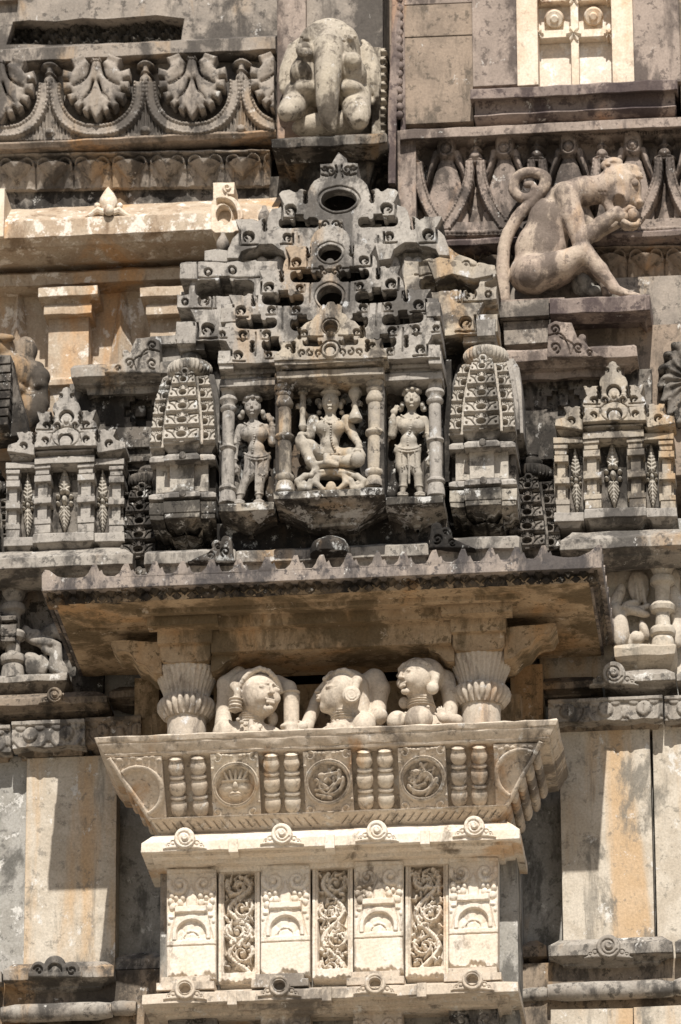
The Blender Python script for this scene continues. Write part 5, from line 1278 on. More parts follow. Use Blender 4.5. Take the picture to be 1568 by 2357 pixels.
# upper arms raised, holding the mace and the lotus vase
p += chain([J(722, 964, Yd + 8), J(706, 962, Yd + 8), J(696, 946, Yd - 12)], [11, 9, 7], 4) + hand(J(697, 938, Yd - 16), (-.8, -.4, .2), (0, 0, 1), 7, .8)
p += chain([J(799, 964, Yd + 8), J(814, 958, Yd + 8), J(818, 942, Yd - 10)], [11, 9, 7], 4) + hand(J(817, 933, Yd - 14), (.7, -.4, .2), (0, 0, 1), 7, .8)
# legs
p += chain([J(738, 1048, Yd), J(712, 1030, Yd - 22), J(700, 1024, Yd - 34)], [19, 18, 15], 6) + chain([J(700, 1026, Yd - 34), J(714, 1060, Yd - 34), J(727, 1080, Yd - 30)], [14, 12, 8.5], 4) + [cap(J(727, 1082, Yd - 30), J(716, 1094, Yd - 44), 8, 6, 4), ell(J(692, 1014, Yd - 38), 13, 10, 15, 4)]
p += chain([J(778, 1050, Yd), J(806, 1048, Yd - 20), J(828, 1050, Yd - 26)], [19, 17, 14], 6) + chain([J(828, 1052, Yd - 26), J(800, 1062, Yd - 34), J(768, 1058, Yd - 38), J(756, 1062, Yd - 40)], [14, 13, 10, 8], 4) + chain([J(752, 1050, Yd - 40), J(754, 1064, Yd - 46), J(775, 1070, Yd - 46)], [8, 8, 6], 3)
p += [ell(J(765, 1074, Yd - 14), 62, 30, 11, 6)]
# jewels
p += beads([J(740, 962, Yd - 18), J(752, 972, Yd - 28), J(762, 975, Yd - 30), J(772, 972, Yd - 28), J(784, 962, Yd - 18)], 2.8) + beads([J(762, 975, Yd - 32), J(761, 1000, Yd - 30), J(764, 1018, Yd - 28), J(774, 1040, Yd - 24)], 2.8) + beads([J(746, 970, Yd - 32), J(748, 996, Yd - 28)], 2.2)
p += beads([J(733, 1042, Yd - 22), J(750, 1046, Yd - 28), J(772, 1046, Yd - 28), J(790, 1042, Yd - 22)], 3.4)
for a, r in ((J(713, 994, Yd), 14.5), (J(809, 994, Yd), 14), (J(698, 1003, Yd - 22), 10.5), (J(823, 1016, Yd - 20), 9.5)): p += [ell(a, r, r, 3.6, 1)]
statue_mesh('body', 'statue', dt, p, 1.15)
g = G(); g.lathe(697, Yd - 18, [(872, 3), (876, 8), (884, 13), (893, 14), (901, 10), (904, 12), (907, 12), (909, 7), (935, 7.5), (960, 6), (978, 8), (982, 10), (988, 8), (993, 3)], 18)
for a in range(6):
    c = at(697 + 13 * math.cos(a * 1.05), 886, Yd - 18); c[1] += 13 * math.sin(a * 1.05); g.tube([c + (0, 0, -16), c + (0, 0, 0), c + (-3 * math.cos(a * 1.05), 0, 14)], [4, 5, 3], 8)
g.build('mace', 'statue', dt, jit=.2)
g = G(); g.lathe(818, Yd - 18, [(872, 8), (884, 12), (893, 9), (900, 15), (908, 16), (916, 12), (924, 7), (940, 7), (946, 9), (954, 13), (964, 17), (968, 16), (972, 8)], 20); g.build('lotus_vase', 'statue', dt, jit=.3)
g = G(); g.lathe(823, Yd - 42, [(1034, 6), (1038, 9), (1042, 8), (1048, 15), (1057, 18), (1066, 16), (1073, 9)], 22); g.build('water_pot', 'statue', dt, jit=.2)
p = [ell(J(765, 1092, Yd - 10), 56, 28, 9, 4)]
for s in (-1, 1):
    c = 762
    p += chain([J(c + s * 10, 1090, Yd - 30), J(c + s * 30, 1094, Yd - 36), J(c + s * 34, 1112, Yd - 38), J(c + s * 18, 1126, Yd - 38)], [5, 6.5, 7, 5], 3) + chain([J(c + s * 40, 1094, Yd - 30), J(c + s * 60, 1096, Yd - 34), J(c + s * 76, 1108, Yd - 36), J(c + s * 70, 1122, Yd - 36), J(c + s * 50, 1124, Yd - 36), J(c + s * 44, 1112, Yd - 38)], [6, 7.5, 8, 7, 6, 4], 3)
    p += chain([J(c + s * 26, 1094, Yd - 34), J(c + s * 46, 1106, Yd - 38), J(c + s * 60, 1126, Yd - 36)], [5, 6, 5], 3) + [ell(J(c + s * 32, 1090, Yd - 32), 22, 12, 6, 3, rot=-s * .2), ell(J(c + s * 62, 1114, Yd - 34), 8, 6, 8, 2)]
p += [ell(J(c, 1122, Yd - 38), 12, 8, 15, 3), cap(J(c - 78, 1130, Yd - 20), J(c + 78, 1124, Yd - 20), 6, 6, 3)]
statue_mesh('lotus_seat', 'statue', dt, p, 1.4)

# ---------------- two standing attendants
def attendant(label, cx, y0, sway, armup):
    """y0: image y of the feet; figure about 250 px tall; sway -1 leans its hip to the left"""
    Y = -222; k = lambda x, y, d=0: J(cx + x, y0 - 252 + y, Y + d)
    t = thing('attendant_statue', label, 'statue', (cx, y0, Y), 'standing attendants of the niche')
    s = sway
    p = [ell(k(-4 * s, 34, -10), 19, 19, 24, 3), cap(k(-3 * s, 54, -2), k(-2 * s, 72, 0), 9.5, 11, 5), ell(k(-1 * s, 84, 0), 31, 15, 18, 9), ell(k(-1 * s - 16, 95, -14), 16, 16, 16, 4), ell(k(-1 * s + 17, 95, -14), 16, 16, 16, 4),
         cap(k(0, 95, 0), k(4 * s, 120, 0), 20, 16.5, 9), ell(k(4 * s, 128, -10), 19, 13, 15, 7), ell(k(7 * s, 152, 0), 32, 20, 20, 9)]
    p += face_px(k(-4 * s, 36, -10), 23.5)
    p += [ell(k(-4 * s, 16, -8), 23, 20, 9, 2), ell(k(-3 * s, 10, 4), 20, 18, 13, 4)] + beads([k(-4 * s - 20, 22, -14), k(-4 * s - 12, 12, -26), k(-4 * s, 9, -30), k(-4 * s + 12, 12, -26), k(-4 * s + 20, 22, -14)], 4.6, 1.4)
    for e in (-1, 1): p += [ell(k(-4 * s + e * 23, 46, 0), 6, 7, 8, 2), ell(k(-4 * s + e * 27, 55, 6), 8, 7, 8, 3)]
    # legs
    p += chain([k(6 * s - 12, 156, 0), k(4 * s - 13 - 3, 190, -3), k(-16 - 6 * (s > 0), 206, -4), k(-17 - 14 * (s > 0), 232, 0), k(-18 - 17 * (s > 0), 246, 0)], [17, 14.5, 10.5, 9.5, 6.5], 2.5)
    p += chain([k(6 * s + 13, 156, 0), k(4 * s + 13, 190, -3), k(13 + 4 * (s < 0), 206, -5), k(11 + 8 * (s < 0), 232, 0), k(10 + 12 * (s < 0), 246, 0)], [17, 14.5, 10.5, 9.5, 6.5], 2.5)
    for fx in (-18 - 17 * (s > 0), 10 + 12 * (s < 0)):
        p += [ell(k(fx, 253, -12), 14, 15, 6, 4)] + [ell(k(fx - 9 + 4.6 * q, 254, -25), 3, 5, 3.4, 1) for q in range(5)]
    # hanging arm
    h = -armup
    p += chain([k(h * 31, 82, 4), k(h * 40, 104, 4), k(h * 44, 118, 0), k(h * 46, 142, -6), k(h * 46, 158, -10)], [11, 10, 9, 7.5, 6], 4) + hand(k(h * 46, 170, -10), (-.15 * h, 0, -1), (-h, -.2, 0), 7, .35)
    p += [ell(k(h * 42, 116, 2), 12, 12, 3.5, 1, rot=-.35 * h), ell(k(h * 46, 155, -9), 9, 9, 3.5, 1)]
    p += chain([k(h * 52, 98, 4), k(h * 46, 116, -10), k(h * 30, 118, 8)], [3.5, 4, 3.5], 2)
    # raised arm
    h = armup
    p += chain([k(h * 30, 82, 4), k(h * 40, 108, 2), k(h * 42, 116, 0), k(h * 42, 88, -8), k(h * 40, 74, -10)], [11, 10, 9, 8, 6.5], 4) + hand(k(h * 38, 62, -10), (-h * .6, -.2, .7), (0, 0, 1), 7, .7) + [ell(k(h * 42, 78, -8), 9, 9, 3.6, 1)]
    # jewels, girdle and chains
    p += beads([k(-1 * s - 22, 70, -8), k(-1 * s - 10, 78, -18), k(-1 * s, 80, -20), k(-1 * s + 10, 78, -18), k(-1 * s + 22, 70, -8)], 2.6) + beads([k(-1 * s, 80, -20), k(0, 100, -22), k(2 * s - 4, 122, -22), k(-6, 142, -20)], 2.6)
    for yy, r in ((140, 2.6), (146, 2.4)): p += chain(cm([k(6 * s - 29, yy - 1, 2), k(6 * s - 20, yy + 5, -15), k(6 * s, yy + 8, -21), k(6 * s + 20, yy + 5, -15), k(6 * s + 29, yy - 1, 2)], 3), r, 1)
    p += beads(cm([k(4 * s - 29, 182, -4), k(4 * s - 14, 190, -19), k(4 * s, 182, -13), k(4 * s + 14, 190, -19), k(4 * s + 29, 182, -4)], 3), 1.9)
    for xx in (-15, 15): p += beads([k(5 * s + xx, 152, -19), k(4 * s + xx, 200, -17.5)], 1.9)
    p += chain([k(5 * s, 156, -18), k(3 * s, 190, -13), k(3 * s, 226, -9)], [2.8, 2.6, 2.6], 1)
    for fx, yy in ((-17 - 15 * (s > 0), 235), (11 + 9 * (s < 0), 235)): p += [ell(k(fx, yy, 0), 11, 11, 3, 1)]
    o = statue_mesh('body', 'statue' if armup < 0 else 'shrine', t, p, 1.2)
    statue_mesh('scarf', 'shrine_dark', t, chain([k(-armup * 40, 175, 16), k(-armup * 46, 215, 16), k(-armup * 40, 248, 14)], [9, 12, 8], 5), 2.2, .6)
    statue_mesh('scarf', 'shrine_dark', t, chain([k(armup * 34, 200, 18), k(armup * 38, 235, 18), k(armup * 44, 254, 16)], [8, 13, 12], 5), 2.2, .6)
attendant('standing attendant statue between pillars left of the deity, hip swung aside', 586, 1156, 1, 1)
attendant('paler standing attendant statue between pillars right of the deity, with beaded chain', 945, 1138, -1, -1)

# ---------------- three busts behind the parapet
def spir_j(x, y, Y, r0, r1, t): return [J(q[0], q[1], Y) for q in spir(x, y, r0, r1, 0, t, 30)]
def bust(label, prims, cx):
    t = thing('bust_statue', label, 'statue', (cx, 1720, -290), 'busts behind the balcony parapet'); statue_mesh('body', 'bust', t, prims, 1.5); return t
def curls(P, r):
    out = []
    for i, q in enumerate(P):
        q = np.array(q); n = np.array(P[min(i + 1, len(P) - 1)]) if i + 1 < len(P) else q
        for t in (0, .5) if i + 1 < len(P) else (0,): out.append(ell(q + (n - q) * t + np.array([0, 3, 0]), r * .72, r * .9, r * .72, 3.5))
    return out
Yb = -292
c = J(598, 1602, Yb - 10)
p = [ell(c, 45, 46, 52, 4), ell(J(580, 1588, Yb + 26), 56, 50, 48, 10), cap(J(585, 1640, Yb + 4), J(572, 1672, Yb + 8), 25, 30, 8), ell(J(575, 1700, Yb + 20), 78, 40, 36, 10), ell(J(520, 1690, Yb), 30, 28, 34, 10)]
p += face_px(c + np.array([4, -2, 0]), 50, .62, 0, 1.06)
p += curls([J(553, 1578, Yb - 36), J(562, 1562, Yb - 42), J(572, 1550, Yb - 44), J(585, 1543, Yb - 44), J(598, 1538, Yb - 44), J(618, 1544, Yb - 40), J(632, 1558, Yb - 34), J(641, 1574, Yb - 20), J(646, 1590, Yb - 10)], 9)
p += chain([J(540, 1580, Yb - 30), J(547, 1592, Yb - 36), J(546, 1610, Yb - 34)], [11, 8, 8], 3) + [ell(J(542, 1622, Yb - 32), 15, 16, 20, 3), ell(J(548, 1577, Yb - 24), 12, 10, 10, 3)]
for q in range(4): p += [ell(J(542, 1610 + q * 8, Yb - 36), 16.5, 16, 2.6, 1)]
for q in range(4): p += [ell(J(580 - q * 1.5, 1648 + q * 6, Yb + 4), 30, 30, 2.4, 1)]
p += chain([J(514, 1690, Yb + 10), J(516, 1630, Yb + 22), J(520, 1575, Yb + 26), J(550, 1552, Yb + 40)], [22, 17, 19, 18], 7)
p += chain([J(640, 1570, Yb + 40), J(664, 1585, Yb + 20), J(671, 1606, Yb + 10), J(671, 1690, Yb + 2)], [16, 18, 18, 17], 6) + [ell(J(671, 1594, Yb + 6), 20, 20, 4, 1.5), ell(J(667, 1672, Yb), 22, 14, 9, 3)]
p += beads([J(548, 1656, Yb - 30), J(565, 1668, Yb - 34), J(585, 1675, Yb - 34), J(606, 1684, Yb - 28)], 5) + [ell(J(578, 1668, Yb - 36), 7, 7, 14, 2)] + hand(J(582, 1682, Yb - 40), (.6, -.2, .3), (.2, 0, .9), 9, .6)
p += [ell(J(628, 1655, Yb + 20), 12, 12, 18, 4)]
bust('left bust with curled hair and ribbed earring, face turned right, arm behind head', p, 590)
Yb = -288
c = J(790, 1588, Yb - 4)
p = [ell(c, 39, 42, 46, 6), ell(J(770, 1606, Yb - 4), 32, 34, 42, 8), ell(J(800, 1585, Yb + 20), 48, 46, 44, 8), cap(J(790, 1630, Yb + 4), J(795, 1664, Yb + 8), 25, 31, 8), ell(J(800, 1700, Yb + 10), 74, 40, 38, 10), ell(J(838, 1672, Yb - 14), 27, 26, 34, 6), ell(J(778, 1690, Yb - 20), 34, 24, 30, 6)]
p += [cap(J(766, 1558, Yb - 4), J(752, 1574, Yb - 4), 14, 9, 6), cap(J(746, 1573, Yb - 4), J(729, 1592, Yb - 4), 5, 4.6, 3), ell(J(733, 1594, Yb - 4), 7, 9, 4, 2.5), ell(J(743, 1606, Yb - 4), 13, 14, 9, 4), ell(J(735, 1603, Yb - 4), 8, 11, 3.4, 1.2), ell(J(735, 1611, Yb - 4), 8, 11, 4, 1.2), ell(J(749, 1628, Yb - 4), 13, 15, 13, 6)]
p += [ell(J(762, 1581, Yb - 34), 12, 8, 6, 3, rot=.1), cap(J(751, 1582, Yb - 40), J(774, 1581, Yb - 43), 1.1, 1.1, .8, True), cap(J(751, 1570, Yb - 28), J(778, 1569, Yb - 42), 2.6, 2.2, 3)]
p += curls([J(748, 1562, Yb - 24), J(762, 1552, Yb - 32), J(780, 1544, Yb - 36), J(794, 1542, Yb - 36), J(806, 1548, Yb - 36), J(818, 1556, Yb - 34), J(826, 1566, Yb - 30)], 8.5)
p += [cap(J(806, 1600, Yb - 20), J(808, 1600, Yb - 40), 14, 14, 4), ell(J(809, 1599, Yb - 46), 21, 9, 21, 1)] + chain(spir_j(809, 1599, Yb - 53, 17, 3, 2.3), 2.4, 1) + [cap(J(820, 1572, Yb - 34), J(818, 1584, Yb - 36), 10, 9, 3), ell(J(822, 1566, Yb - 30), 13, 12, 13, 3)]
p += [cap(J(828, 1580, Yb + 4), J(832, 1640, Yb + 10), 20, 22, 8)]
for q in range(5): p += [ell(J(790 + q, 1636 + q * 6, Yb + 4), 29 + q, 29 + q, 2.2, 1)]
p += beads([J(756, 1668, Yb - 26), J(768, 1660, Yb - 30), J(786, 1658, Yb - 34)], 4)
p += chain([J(838, 1575, Yb + 40), J(862, 1566, Yb + 30), J(874, 1585, Yb + 26), J(870, 1630, Yb + 18), J(868, 1650, Yb + 6)], [22, 25, 23, 18, 20], 7) + [ell(J(872, 1648, Yb), 20, 20, 20, 4)]
p += chain([J(738, 1596, Yb + 46), J(728, 1620, Yb + 40), J(706, 1672, Yb + 14), J(700, 1690, Yb + 10)], [14, 15, 15, 14], 5) + hand(J(697, 1672, Yb - 4), (-.8, -.3, -.2), (0, 0, 1), 9, .5)
bust('middle bust in profile facing left with large spiral disc earring', p, 790)
Yb = -290
c = J(960, 1562, Yb - 8)
p = [ell(c, 40, 42, 48, 4), ell(J(980, 1556, Yb + 22), 44, 44, 40, 8), cap(J(968, 1596, Yb + 2), J(972, 1632, Yb + 8), 25, 30, 8), ell(J(975, 1686, Yb + 20), 72, 40, 44, 10), ell(J(915, 1660, Yb - 30), 24, 22, 24, 4), ell(J(964, 1656, Yb - 44), 32, 26, 31, 3)]
p += face_px(c + np.array([-3, -2, 0]), 46, -.80, 0, 1.04)
p += curls([J(921, 1540, Yb - 22), J(930, 1530, Yb - 30), J(944, 1524, Yb - 36), J(958, 1522, Yb - 38), J(972, 1524, Yb - 38), J(986, 1530, Yb - 36), J(996, 1542, Yb - 32)], 8)
p += chain([J(996, 1548, Yb - 30), J(1002, 1562, Yb - 32), J(998, 1580, Yb - 32)], [11, 9, 10], 3) + [ell(J(996, 1584, Yb - 34), 14, 12, 15, 2), ell(J(1003, 1553, Yb - 30), 11, 9, 10, 2)]
for q in range(5): p += [ell(J(966 + q, 1604 + q * 6, Yb + 2), 28 + q * 1.4, 28 + q, 2.3, 1)]
p += beads([J(934, 1642, Yb - 18), J(952, 1636, Yb - 30), J(975, 1630, Yb - 34), J(996, 1624, Yb - 26)], 4)
p += chain([J(1004, 1552, Yb + 46), J(1026, 1564, Yb + 40), J(1038, 1600, Yb + 30), J(1036, 1650, Yb + 20)], [18, 20, 19, 16], 7)
p += chain([J(1050, 1660, Yb - 8), J(1028, 1656, Yb - 30)], [16, 13], 6) + hand(J(1020, 1652, Yb - 40), (-.25, -.2, 1), (-1, 0, .1), 10, .35) + [ell(J(930, 1618, Yb + 10), 12, 10, 14, 3)]
bust('right bust beside the fluted column, chin raised to the left, hand at breast', p, 965)

# ---------------- elephant
el = thing('elephant_statue', 'carved elephant crouching on a high ledge, trunk hanging, tusks broken off', 'statue', (755, 318, 40))
Ye = 60
p = [ell(J(760, 132, Ye - 10), 74, 80, 86, 8), ell(J(756, 192, Ye - 10), 62, 74, 66, 14), ell(J(758, 94, Ye + 10), 64, 70, 50, 12), ell(J(726, 96, Ye - 30), 38, 46, 40, 10), ell(J(790, 96, Ye - 30), 38, 46, 40, 10),
     ell(J(757, 200, Ye + 60), 106, 90, 110, 20)]
tk = cm([J(756, 84, Ye - 50), J(756, 108, Ye - 74), J(756, 140, Ye - 90), J(755, 185, Ye - 98), J(754, 232, Ye - 94), J(757, 272, Ye - 84), J(764, 297, Ye - 78)], 4)
p += chain(tk, np.interp(np.linspace(0, 6, len(tk)), range(7), [26, 35, 33, 30, 25.5, 20, 10]), 5)
p += [cap(J(718, 140, Ye - 50), J(701, 116, Ye - 86), 24, 21, 6), cap(J(795, 146, Ye - 50), J(813, 140, Ye - 90), 24, 21, 6), ell(J(703, 120, Ye - 112), 18, 9, 12, 3), ell(J(814, 147, Ye - 110), 15, 5, 12, 1.5, True)]
for s, e in ((-1, 700), (1, 812)): p += [ell(J(e, 172, Ye - 40), 34, 50, 42, 10), ell(J(e - s * 4, 212, Ye - 40), 34, 44, 24, 8), ell(J(e + s * 6 - s * 12, 90, Ye - 72), 9, 8, 6, 3), cap(J(e - s * 18, 82, Ye - 74), J(e + s * 6, 84, Ye - 68), 4, 4, 4)]
p += [ell(J(728, 92, Ye - 76), 8, 5, 2, 1, True), ell(J(790, 96, Ye - 76), 8, 5, 2, 1, True)]
p += chain([J(694, 94, Ye - 30), J(704, 72, Ye - 46), J(730, 58, Ye - 54), J(758, 53, Ye - 56), J(788, 58, Ye - 54), J(812, 76, Ye - 42), J(826, 104, Ye - 26)], 4.5, 2)
# ears
for s, ex in ((-1, [(690, 92), (668, 108), (652, 160), (650, 205), (664, 214), (684, 180)]), (1, [(836, 96), (852, 112), (862, 165), (868, 222), (856, 236), (840, 190)])):
    for i in range(5): p += [cap(J(ex[i][0], ex[i][1], Ye + 2), J(ex[(i + 1)][0], ex[i + 1][1], Ye - 6), 6, 6, 4)]
    p += [ell(J(sum(q[0] for q in ex) / 6, 158, Ye - 4), 24, 15, 72, 5, rot=-.16 * s * -1 if s > 0 else -.2)]
# fore legs folded over the ledge
p += chain([J(690, 215, Ye - 10), J(672, 250, Ye - 60), J(662, 258, Ye - 80)], [36, 30, 24], 6) + chain([J(818, 222, Ye - 10), J(822, 262, Ye - 58), J(826, 276, Ye - 72)], [38, 32, 25], 6) + [ell(J(758, 290, Ye - 10), 90, 40, 34, 10), ell(J(655, 280, Ye - 116), 52, 34, 34, 3, True), ell(J(832, 296, Ye - 108), 46, 38, 32, 3, True)]
statue_mesh('body', 'elephant', el, p, 2.4, .5)

# ---------------- monkey
mk = thing('monkey_statue', 'carved monkey seated in profile, tail curled, eating a round fruit', 'statue', (1260, 684, 10))
Ym = 20
p = [ell(J(1222, 632, Ym), 52, 44, 50, 12), ell(J(1246, 572, Ym), 62, 44, 72, 16, rot=-.2), ell(J(1272, 508, Ym), 58, 42, 62, 16, rot=-.4), ell(J(1306, 452, Ym), 44, 40, 36, 14), ell(J(1348, 440, Ym), 36, 30, 34, 12),
     cap(J(1336, 440, Ym), J(1392, 436, Ym), 33, 36, 12), ell(J(1420, 424, Ym), 46, 38, 46, 8), ell(J(1446, 428, Ym), 32, 32, 40, 8), cap(J(1452, 440, Ym), J(1468, 470, Ym), 22, 12, 8), cap(J(1440, 394, Ym - 10), J(1472, 404, Ym - 8), 13, 9, 6), ell(J(1473, 468, Ym - 4), 9, 14, 8, 3), ell(J(1448, 396, Ym + 6), 30, 30, 18, 8)]
p += [ell(J(1428, 456, Ym), 38, 32, 32, 8), cap(J(1398, 458, Ym), J(1408, 486, Ym - 4), 18, 12, 6), cap(J(1408, 488, Ym - 8), J(1442, 492, Ym - 8), 8, 7, 4), ell(J(1424, 462, Ym - 30), 16, 34, 17, 2, True), ell(J(1442, 474, Ym - 26), 18, 30, 6, 2, True),
      ell(J(1462, 420, Ym - 32), 13, 10, 15, 2, True), ell(J(1462, 421, Ym - 25), 8.5, 8, 10, .8), cap(J(1448, 402, Ym - 28), J(1478, 408, Ym - 20), 4, 4, 3)]
for q in range(3): p += [cap(J(1376 + q * 7, 404, Ym - 26), J(1380 + q * 7, 462, Ym - 30), 1.4, 1.4, 2, True)]
p += [ell(J(1408, 377, Ym - 10), 27, 10, 16, 4, rot=.18), ell(J(1406, 379, Ym - 20), 20, 5, 8, 1.2, True, rot=.18), ell(J(1400, 378, Ym - 18), 6, 4, 4, 1)]
# near arm
p += chain([J(1304, 450, Ym - 22), J(1318, 500, Ym - 30), J(1336, 552, Ym - 36)], [30, 26, 22], 8) + chain([J(1338, 556, Ym - 36), J(1384, 515, Ym - 40), J(1420, 488, Ym - 34)], [22, 19, 14], 6)
p += [ell(J(1432, 500, Ym - 34), 18, 13, 12, 5)] + chain([J(1436, 510, Ym - 44), J(1452, 518, Ym - 50), J(1466, 516, Ym - 50), J(1472, 506, Ym - 46)], [6.5, 5.5, 5, 4], 2) + chain([J(1434, 514, Ym - 36), J(1448, 524, Ym - 38), J(1462, 524, Ym - 36), J(1472, 514, Ym - 32)], [6.5, 5.5, 5, 4], 2) + chain([J(1428, 516, Ym - 26), J(1440, 526, Ym - 24), J(1456, 528, Ym - 22)], [6, 5.5, 4.5], 2) + chain([J(1434, 488, Ym - 34), J(1450, 478, Ym - 36), J(1460, 480, Ym - 38)], [7, 6, 5], 3)
# far arm supporting
p += chain([J(1330, 470, Ym + 24), J(1368, 540, Ym + 26), J(1424, 512, Ym + 10)], [22, 17, 12], 6)
# near leg
p += chain([J(1228, 632, Ym - 30), J(1290, 612, Ym - 40), J(1342, 582, Ym - 44)], [48, 34, 24], 12) + chain([J(1346, 582, Ym - 44), J(1382, 622, Ym - 44), J(1412, 660, Ym - 44)], [23, 19, 14], 6) + chain([J(1412, 664, Ym - 46), J(1440, 676, Ym - 52), J(1472, 682, Ym - 54)], [13, 10, 6], 5)
for q in range(4): p += [cap(J(1440 + q * 2, 676 + q, Ym - 62 + q * 7), J(1482 - q * 5, 684, Ym - 62 + q * 7), 5.5, 3.6, 2)]
# far leg
p += chain([J(1270, 640, Ym + 30), J(1345, 606, Ym + 34), J(1392, 640, Ym + 20), J(1398, 676, Ym + 10)], [30, 24, 17, 12], 8)
# tail
T_ = cm([J(1160, 690, Ym - 6), J(1157, 620, Ym - 6), J(1164, 555, Ym - 6), J(1190, 503, Ym - 6), J(1228, 462, Ym - 8), J(1252, 432, Ym - 10), J(1255, 410, Ym - 10), J(1236, 399, Ym - 10), J(1208, 399, Ym - 10), J(1188, 412, Ym - 10), J(1182, 436, Ym - 10), J(1196, 454, Ym - 10), J(1218, 456, Ym - 12), J(1230, 442, Ym - 14), J(1226, 426, Ym - 16), J(1212, 426, Ym - 18)], 3)
p += chain(T_, list(np.linspace(16, 12, len(T_) - 12)) + list(np.linspace(12, 8, 12)), 1.5)
statue_mesh('body', 'monkey', mk, p, 2.0, .4)
g = G(); g.ball(J(1458, 495, Ym - 36), 15, 15, 16, 12); g.build('fruit', 'monkey', mk)
p = [ell(J(1345, 655, Ym + 40), 30, 22, 32, 8), ell(J(1390, 640, Ym + 44), 16, 14, 22, 6), ell(J(1372, 672, Ym + 30), 26, 18, 14, 6)]
V, Q = skin(p, 2.4); g = G(); g.add(V, Q); tag(g.build('worn_fragment', 'wall_grey', None, jit=.8), 'blue grey worn stone fragment behind the bent leg of the monkey', 'fragment')
# ---------------- weathered sitting figure and tower at the left edge
p = [ell(J(4, 800, 70), 40, 30, 34, 8), ell(J(30, 860, 64), 56, 36, 50, 12), ell(J(60, 810, 80), 26, 26, 40, 8), ell(J(86, 846, 74), 16, 14, 12, 4), cap(J(50, 830, 80), J(92, 872, 70), 18, 24, 8), ell(J(88, 888, 70), 24, 24, 18, 6), cap(J(96, 860, 70), J(98, 930, 76), 14, 16, 6), ell(J(50, 950, 70), 60, 40, 60, 12), ell(J(20, 900, 40), 40, 30, 24, 8), ell(J(16, 780, 40), 20, 10, 9, 4)]
V, Q = skin(p, 2.4); g = G(); g.add(V, Q); tag(g.build('weathered_statue', 'ledge_brown', None, jit=1.2), 'weathered crouching figure statue cut by the left edge beside the ochre colonnade', 'statue')
tt = thing('stepped_tower', 'dark stepped tower cut by the left edge in front of the weathered figure', 'tower', (10, 1010, -20))
g = G()
for i in range(8): g.box(-40, 26 - abs(i - 2) * 1.5, 822 + i * 20, 838 + i * 20, -70 - i * 4, 20)
g.build('tower_tier', 'shrine_dark', tt, jit=1); g = G(); g.prism([(-40, 816), (24, 818), (40, 880), (56, 940), (66, 1000), (-40, 1010)], -46, 20); g.build('tower_core', 'shrine_dark', tt, jit=1.5)
# ================================================================== UPPER LEFT
def slab(name, mat, label, cat, x0, x1, y0, y1, Y, Yb, grp=None, jit=.8):
    g = G(); g.box(x0, x1, y0, y1, Y, Yb); return tag(g.build(name, mat, None, jit=jit), label, cat, grp)
# wall with a rough broken pocket
uw = thing('upper_wall', 'warm grey upper wall with a rough rectangular pocket broken into it', 'wall', (300, 105, 160))
g = G(); g.prism([(-200, -200), (640, -200), (640, 112), (-200, 128)], 160, 320, [[(14, 103), (30, 50), (70, 46), (130, 50), (190, 40), (240, 44), (300, 38), (360, 34), (398, 38), (426, 42), (421, 68), (416, 100), (380, 98), (300, 102), (200, 100), (120, 103), (60, 101)]]); g.build('wall_face', 'upper', uw, jit=1)
def rk(x, y): return 10 * np.sin(x * .09 + 2 * np.sin(y * .11)) * np.sin(y * .13 + .05 * x) + 7 * np.sin(x * .23 + y * .19) + 5 * np.sin(x * .41 - y * .33) + 3 * np.random.randn(*x.shape)
g = G(); g.relief(0, 440, 24, 112, 205, rk, 3.2, 20); g.build('rough_pocket', 'rough', uw, jit=0, sharp=30)
slab('upper_wall', 'upper_brown', 'broken wall corner at the very top left', 'block', -200, 42, -200, 6, 140, 300)
